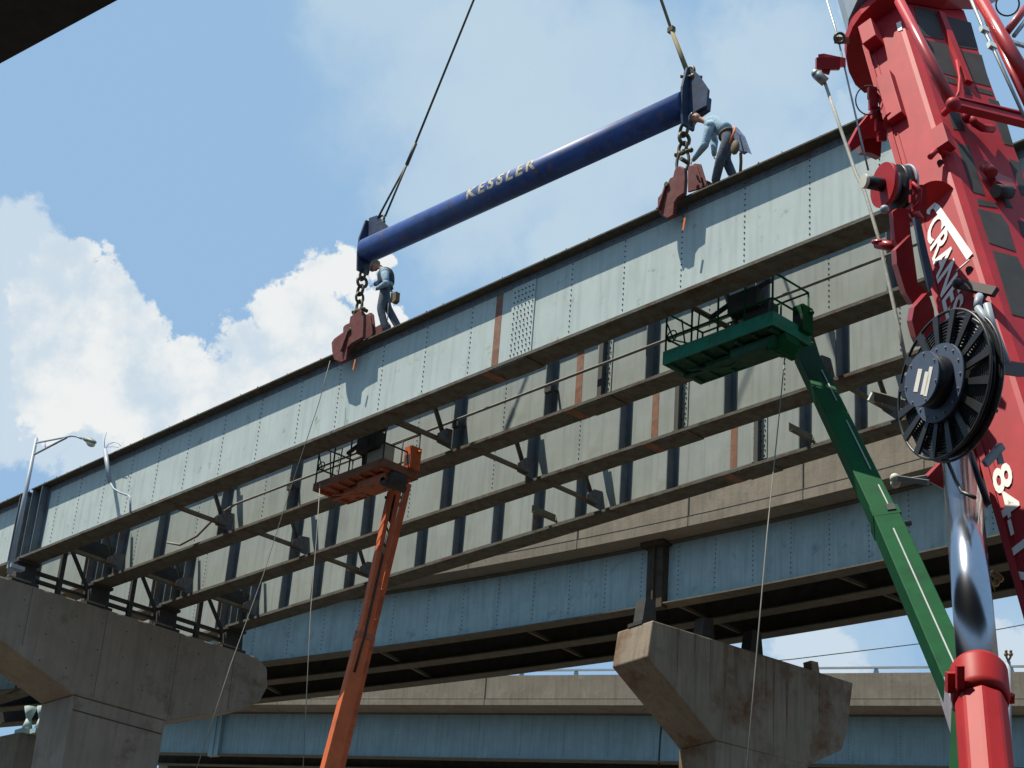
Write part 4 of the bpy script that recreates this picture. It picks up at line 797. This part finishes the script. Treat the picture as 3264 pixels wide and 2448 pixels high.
# lower red guards between winch and reel
P1('guard_panel', lambda b: b.prism([mid(*C2(x, y), 19.3) for x, y in [(1000, 650), (1040, 620), (1140, 620), (1170, 860), (1060, 1000), (1020, 900)]], FWD*.2), RED, t)
P1('guard_panel', lambda b: b.prism([mid(*q, 19.0) for q in [C2(1170, 860), C2(1030, 1000), C2(1040, 1130), C2(1120, 1400), C3(1190, 200), C3(1330, 100), C2(1330, 1400), C2(1230, 1300), C2(1190, 1000)]], FWD*.25), DRED, t)
P1('guard_panel', lambda b: b.prism([mid(*C3(x, y), 18.4) for x, y in [(1320, 95), (1200, 230), (1178, 350), (1215, 500), (1260, 590), (1400, 420), (1380, 250), (1350, 150)]], FWD*.25), DRED, t)
P1('shadow_strip', lambda b: b.prism([mid(*q, 18.75) for q in [C2(1200, 700), C2(1255, 1000), C2(1340, 1390), C2(1380, 1300), C2(1340, 1100), C2(1260, 740)]], FWD*.1), SLATE, t)  # slate strip standing in for the shadow band beside the lettering
P1('guard_panel', lambda b: b.prism([mid(*C4(x, y), 18.2) for x, y in [(1500, -200), (1990, -500), (2190, -420), (2100, -100), (1900, 60), (1830, 380), (1880, 640), (1800, 560), (1690, 200), (1560, 120)]], FWD*.3), DRED, t)
P1('reel_bracket', lambda b: b.prism([mid(*C4(x, y), 17.9) for x, y in [(1300, 370), (1480, 180), (1560, 330), (1480, 460)]], FWD*.15), DRED, t)
# rope guide arms, cable and hose
P1('rope_guide', lambda b: (b.obox(mid(*C1(400, 590), 21.9), RIGHT*.14, UPV*.07, FWD*.05), b.beam(mid(*C1(340, 540), 21.9), mid(*C1(540, 580), 22.3), .11, .08, UPV), b.beam(mid(*C1(350, 640), 21.9), mid(*C1(420, 660), 21.9), .08, .06, UPV)), DRED, t)
P1('rope_guide', lambda b: (b.beam(mid(*C1(480, 370), 22.5), mid(*C1(580, 375), 22.8), .08, .06, UPV), b.torus(mid(*C1(510, 350), 22.4), FWD, .06, .02, 14, 5)), CHN, t)
P1('hose_fitting', lambda b: (b.ball(mid(*C1(290, 680), 21.8), .055), b.tube([mid(*C1(290, 680), 21.8), mid(*C1(380, 760), 21.8)], .06, 8)), GALV, t)
P1('hose', lambda b: (b.tube([mid(*C1(375, 765), 21.8), mid(*C1(520, 1190), 21.3), mid(*C1(660, 1600), 20.8), mid(*C2(740, 460), 20.4), mid(*C2(870, 890), 20.0), mid(*C3(970, 30), 19.6), mid(*C3(1060, 430), 19.2), mid(*C3(1130, 760), 19.0)], .021, 8)), mat('pale_hose', (.30, .30, .26), .7, var=.2, scale=20), t)
P1('signal_wire', lambda b: (b.tube([mid(*C1(380, -40), 23), mid(*C1(490, 330), 22.6), mid(*C1(620, 900), 22), mid(*C1(700, 1250), 21.7), mid(*C1(775, 1570), 21.4)], .012, 6)), GALV, t)
P1('rope_guide', lambda b: (b.tube([mid(*C2(850, 945), 19.7), mid(*C2(1060, 985), 19.5)], .055, 10), b.torus(mid(*C2(880, 930), 19.7), UPV, .07, .025, 14, 5)), DRED, t)
P1('support_bar', lambda b: (b.beam(mid(*C3(820, 1045), 18.6), mid(*C3(1130, 1130), 18.3), .09, .06, UPV), b.beam(mid(*C3(800, 1100), 18.6), mid(*C3(835, 1030), 18.6), .07, .09, RIGHT, 1)), [BRC, mat('pale_cap', (.55, .55, .45), .5)], t)
P1('support_bar', lambda b: (b.beam(mid(*C4(1020, 355), 18.0), mid(*C4(1330, 400), 17.8), .05, .05, UPV), b.ball(mid(*C4(1025, 405), 18), .05, 1), b.ball(mid(*C4(1020, 360), 18), .05, 1), b.prism([mid(*C4(x, y), 17.9) for x, y in [(1170, 355), (1320, 330), (1330, 370)]], FWD*.05)), [GALV, mat('pale_cap', (.55, .55, .45), .5)], t)
# hose reel
rc = D(3024, 1228, 17.3); ra = nm(-RIGHT*.91+UPV*.2-FWD*.35); up2 = nm(UPV+RIGHT*.17-ra*np.dot(UPV+RIGHT*.17, ra)); sd2 = np.cross(ra, up2)
RR = .72
P1('reel_rim', lambda b: (b.torus(rc+ra*.06, ra, RR, .015, 64, 6), b.torus(rc-ra*.07, ra, RR, .016, 64, 6)), mat('worn_black_steel', (.06, .06, .055), .4, metal=.5), t)
def coil(b):
    for k in range(9):
        b.torus(rc-ra*.03, ra, .40+k*.032, .017, 64, 6); b.torus(rc+ra*.02, ra, .385+k*.032, .017, 64, 6)
    b.tube([rc-ra*.07, rc-ra*.05], RR-.02, 48)
P1('hose_coil', coil, BLK, t)
for k in range(16):
    g = 2*math.pi*(k+.3)/16; d_ = up2*math.cos(g)+sd2*math.sin(g)
    P1('spoke', lambda b: (b.beam(rc+ra*.07+d_*.3, rc+ra*.06+d_*RR, .022, .05, ra, w1=.03, h1=.085)), mat('spoke_steel', (.05, .05, .052), .4, metal=.5), t)
for k in range(10):
    g = 2*math.pi*(k+.1)/10; d_ = up2*math.cos(g)+sd2*math.sin(g)
    P1('spoke', lambda b: (b.beam(rc-ra*.08+d_*.3, rc-ra*.08+d_*RR, .05, .03, ra)), mat('spoke_steel', (.10, .10, .10), .3, metal=.6), t)
P1('hub_plate', lambda b: (b.tube([rc+ra*.09, rc+ra*.12], .385, 40), [b.dot(rc+ra*.12+(up2*math.cos(a_)+sd2*math.sin(a_))*.34, .014, ra, .012, 1) for a_ in np.arange(0, 6.28, .42)]), [SLATE, GALV], t)
P1('hub', lambda b: (b.tube([rc+ra*.121, rc+ra*.29], .255, 40)), BLK, t)
P1('hub_cover', lambda b: (b.tube([rc+ra*.291, rc+ra*.31], .268, 40), [b.dot(rc+ra*.31+(up2*math.cos(a_)+sd2*math.sin(a_))*.24, .012, ra, .014, 1) for a_ in np.arange(0.2, 6.28, .9)]), [SLATE, GALV], t)
hc_ = rc+ra*.312
def marks(b):
    r_ = -sd2 if np.dot(sd2, RIGHT) < 0 else sd2
    for (a0, a1, z0, z1) in ((-.08, -.01, -.13, .09), (.045, .12, -.15, .07), (.10, .155, -.16, .12)):
        b.obox(hc_+r_*(a0+a1)/2+up2*(z0+z1)/2, r_*(a1-a0)/2, up2*(z1-z0)/2, ra*.002)
P1('hub_mark', marks, WHT, t)
P1('reel_arm', lambda b: (b.beam(mid(*C3(1870, 760), 17.0), mid(*C3(2190, 810), 17.6), .13, .08, UPV), b.beam(mid(*C3(1920, 800), 17.0), mid(*C3(1700, 1430), 17.1), .07, .1, RIGHT), b.tube([mid(*C3(1830, 730), 16.95), mid(*C3(1860, 740), 17.0)], .09, 14)), mat('dark_steel_arm', (.05, .035, .035), .5), t)
P1('hose', lambda b: (b.tube([mid(*C3(1780, 230), 17.2), mid(*C3(1870, 350), 17.1), mid(*C3(1910, 520), 17.0), mid(*C3(1900, 730), 16.95)], .035, 8), b.tube([mid(*C3(1870, 200), 17.6), mid(*C3(1920, 400), 17.5), mid(*C3(2000, 600), 17.4), mid(*C3(2060, 760), 17.3)], .04, 8), b.tube([mid(*C3(1780, 240), 17.2), mid(*C3(1790, 160), 17.3), mid(*C3(1800, 130), 17.4)], .04, 8)), GRY, t)
P1('hose', lambda b: (b.tube([mid(*C4(1500, 180), 17.3), mid(*C4(1580, 380), 17.0), mid(*C4(1640, 490), 16.7), mid(*C4(1760, 540), 16.5)], .02, 6), b.tube([mid(*C4(1700, 60), 17.3), mid(*C4(1780, 330), 17.0), mid(*C4(1880, 600), 16.8)], .03, 6)), BLK, t)
P1('dangling_fitting', lambda b: [b.ball(mid(*C4(x, y), 17.2), .035) for x, y in ((1930, 1240), (1970, 1270), (1950, 1330), (1990, 1290))]+[b.tube([mid(*C4(1900, 1260), 17.2), mid(*C4(1945, 1390), 17.2), mid(*C4(1960, 1320), 17.2)], .012, 6)], mat('brass_fitting', (.35, .28, .14), .5, metal=.5), t)
P1('frame_strut', lambda b: (b.beam(mid(*C4(1850, 230), 17.0), mid(*C4(2010, 60), 17.1), .07, .05, UPV), b.beam(mid(*C4(1960, 60), 17.1), mid(*C4(2000, 230), 17.05), .05, .05, RIGHT)), GRY, t)
# lift cylinder
r0, r1_ = D(3062, 1480, 17.6), D(3118, 2135, 15.0)
P1('cylinder_rod', lambda b: b.tube([r0, r1_], .172, 40), CHR, t)
cdir = nm(r1_-r0)
def barrel(b):
    b.tube([r1_+cdir*.42, r1_+cdir*9], .213, 8)
    for k in range(len(b.sm)): b.sm[k] = False
P1('cylinder_barrel', barrel, REDB, t, bevel=.03)
P1('barrel_strip', lambda b: b.beam(r1_+cdir*.44-FWD*.20+RIGHT*.02, r1_+cdir*8-FWD*.20+RIGHT*.02, .05, .04, RIGHT), mat('strip_black', (.02, .01, .01), .5), t)  # thin near-black strip running down the barrel
P1('cylinder_collar', lambda b: (b.tube([r1_, r1_+cdir*.05, r1_+cdir*.06, r1_+cdir*.34, r1_+cdir*.42], [.21, .235, .235, .235, .215], 32)), REDB, t)
P1('collar_fitting', lambda b: (b.obox(D(3040, 2175, 14.75), RIGHT*.06, UPV*.08, FWD*.05), b.obox(D(3060, 2158, 14.6), RIGHT*.03, UPV*.09, FWD*.03)), REDB, t)
P1('collar_fitting', lambda b: (b.obox(D(3205, 2228, 14.75), RIGHT*.06, UPV*.03, FWD*.05), b.tube([D(3190, 2215, 14.75), D(3228, 2228, 14.75)], .045, 10)), REDB, t)
P1('hose', lambda b: (b.tube([D(3090, 2180, 14.62), D(3105, 2290, 14.55), D(3118, 2350, 14.5), D(3128, 2480, 14.4)], [.02, .024, .03, .03], 8)), BLK, t)

# ------------------------------------------------------------------ street lamp, bent pipe, ropes, wires
pn_ = 20.95
lp = lambda x, y, n=pn_: AT(x, y, 1, n)
Z1 = lambda x, y: (x/2.4578, 1200+y/2.4578)
base = lp(*Z1(100, 1480)); t = thing('street_lamp', base, 'slim grey street lamp with a curved arm at the far left', 'street lamp')
top = lp(*Z1(285, 485)); 
P1('pole', lambda b: (b.tube([V3(top[0], pn_, base[2]-.2), top], [.075, .05], 10), b.obox((top[0], pn_+.15, base[2]), (.12, 0, 0), (0, .2, 0), (0, 0, .05))), GRY, t)
a0 = lp(*Z1(285, 520)); a1 = lp(*Z1(520, 475)); a2 = lp(*Z1(600, 470)); a3 = lp(*Z1(640, 487)); b0 = lp(*Z1(270, 610)); b1 = lp(*Z1(520, 480))
P1('arm', lambda b: (b.tube([a0, a1, lp(*Z1(560, 466)), a2, a3], .026, 8), b.tube([b0, b1], .03, 8), b.tube([lp(*Z1(352, 512)), lp(*Z1(355, 560))], .015, 6)), GRY, t)
h0, h1_ = lp(*Z1(635, 488)), lp(*Z1(765, 525)); hd_ = nm(h1_-h0)
P1('lamp_head', lambda b: b.ball((h0+h1_)/2+V3(0, 0, .02), 1, 0, 16, 8, [hd_*.32, V3(0, .15, 0), V3(0, 0, .085)]), mat('lamp_housing', (.25, .25, .2), .5), t)
P1('lamp_lens', lambda b: b.ball((h0+h1_)/2+hd_*.1-V3(0, 0, .05), 1, 0, 14, 8, [hd_*.17, V3(0, .11, 0), V3(0, 0, .10)]), LENS, t)
t = thing('broken_conduit', lp(*Z1(1020, 1060), 22.0), 'bent grey conduit dangling down the face of the front girder, wires sprouting from its top', 'pipe')
P1('pipe', lambda b: (b.tube([lp(*Z1(x, y), 22.06) for x, y in [(822, 575), (840, 690), (862, 830)]], .06, 10), b.tube([lp(*Z1(x, y), 22.06) for x, y in [(862, 830), (890, 880), (940, 910), (1000, 930), (1020, 950), (1022, 1060)]], .028, 8)), GRY, t)
P1('wires', lambda b: (b.tube([lp(*Z1(x, y), 22.06) for x, y in [(822, 575), (818, 500), (835, 435)]], .01, 5), b.tube([lp(*Z1(x, y), 22.06) for x, y in [(830, 560), (850, 530), (890, 515), (930, 525), (945, 545)]], .01, 5), b.tube([lp(*Z1(x, y), 22.06) for x, y in [(830, 555), (880, 550), (930, 555)]], .008, 5)), GRY, t)
def rope(pts, r, label, cat='rope', m=TAG, grp=None, name='tag_line'):
    return MB().tube(pts, r, 6).build(name, m, label=label, cat=cat, group=grp)
rope([lp(1052, 1150, 21.95), lp(1018, 1280, 21.8), D(935, 1530, 41.5), D(840, 1830, 40), D(735, 2120, 38), D(620, 2470, 36)], .009, 'thin slack rope trailing from the left clamp down past the left pier', grp='ropes hanging from the works')
rope([D(1020, 1540, 41.4), D(1010, 1700, 40), D(990, 1950, 38), D(965, 2470, 35)], .009, 'thin pale rope hanging left of the orange boom', grp='ropes hanging from the works')
rope([D(2505, 1100, 35.5), D(2485, 1310, 34), D(2445, 1700, 31), D(2378, 2470, 26)], .011, 'thin pale rope hanging left of the green boom, in front of the right pier', grp='ropes hanging from the works')
rope([AT(1318, 2195, 1, 60.), AT(1300, 2330, 1, 60.), AT(1285, 2470, 1, 60.)], .05, 'dark vertical drain pipe on the farthest overpass, right of the orange boom', 'pipe', DARK, 'drain pipes on the farthest overpass', 'drain_pipe')
rope([AT(2113, 2270, 1, 58.), AT(2105, 2350, 1, 58.), AT(2100, 2440, 1, 58.)], .05, 'dark vertical drain pipe on the farthest overpass, left of the right pier', 'pipe', DARK, 'drain pipes on the farthest overpass', 'drain_pipe')
rope([D(2100, 2135, 130), D(2520, 2102, 130), D(2930, 2052, 130), D(3200, 2003, 130), D(3400, 1965, 130)], .035, 'power line crossing the low sky at right', 'wire', DARK, None, 'power_line')
t = thing('utility_mast', D(3213, 2300, 40), 'thin grey mast with two insulators behind the crane cylinder', 'mast')
P1('pole', lambda b: b.tube([D(3213, 2110, 40), D(3216, 2460, 38.5)], .06, 8), GRY, t)
for x in (3207, 3222):
    P1('insulator', lambda b: (b.tube([D(3214, 2108, 40), D(x, 2092, 40)], .025, 6), b.ball(D(x, 2086, 40), .05), b.ball(D(x, 2076, 40), .035)), WOOD, t)
for o in SC.objects:
    if '_o' in o: del o['_o']
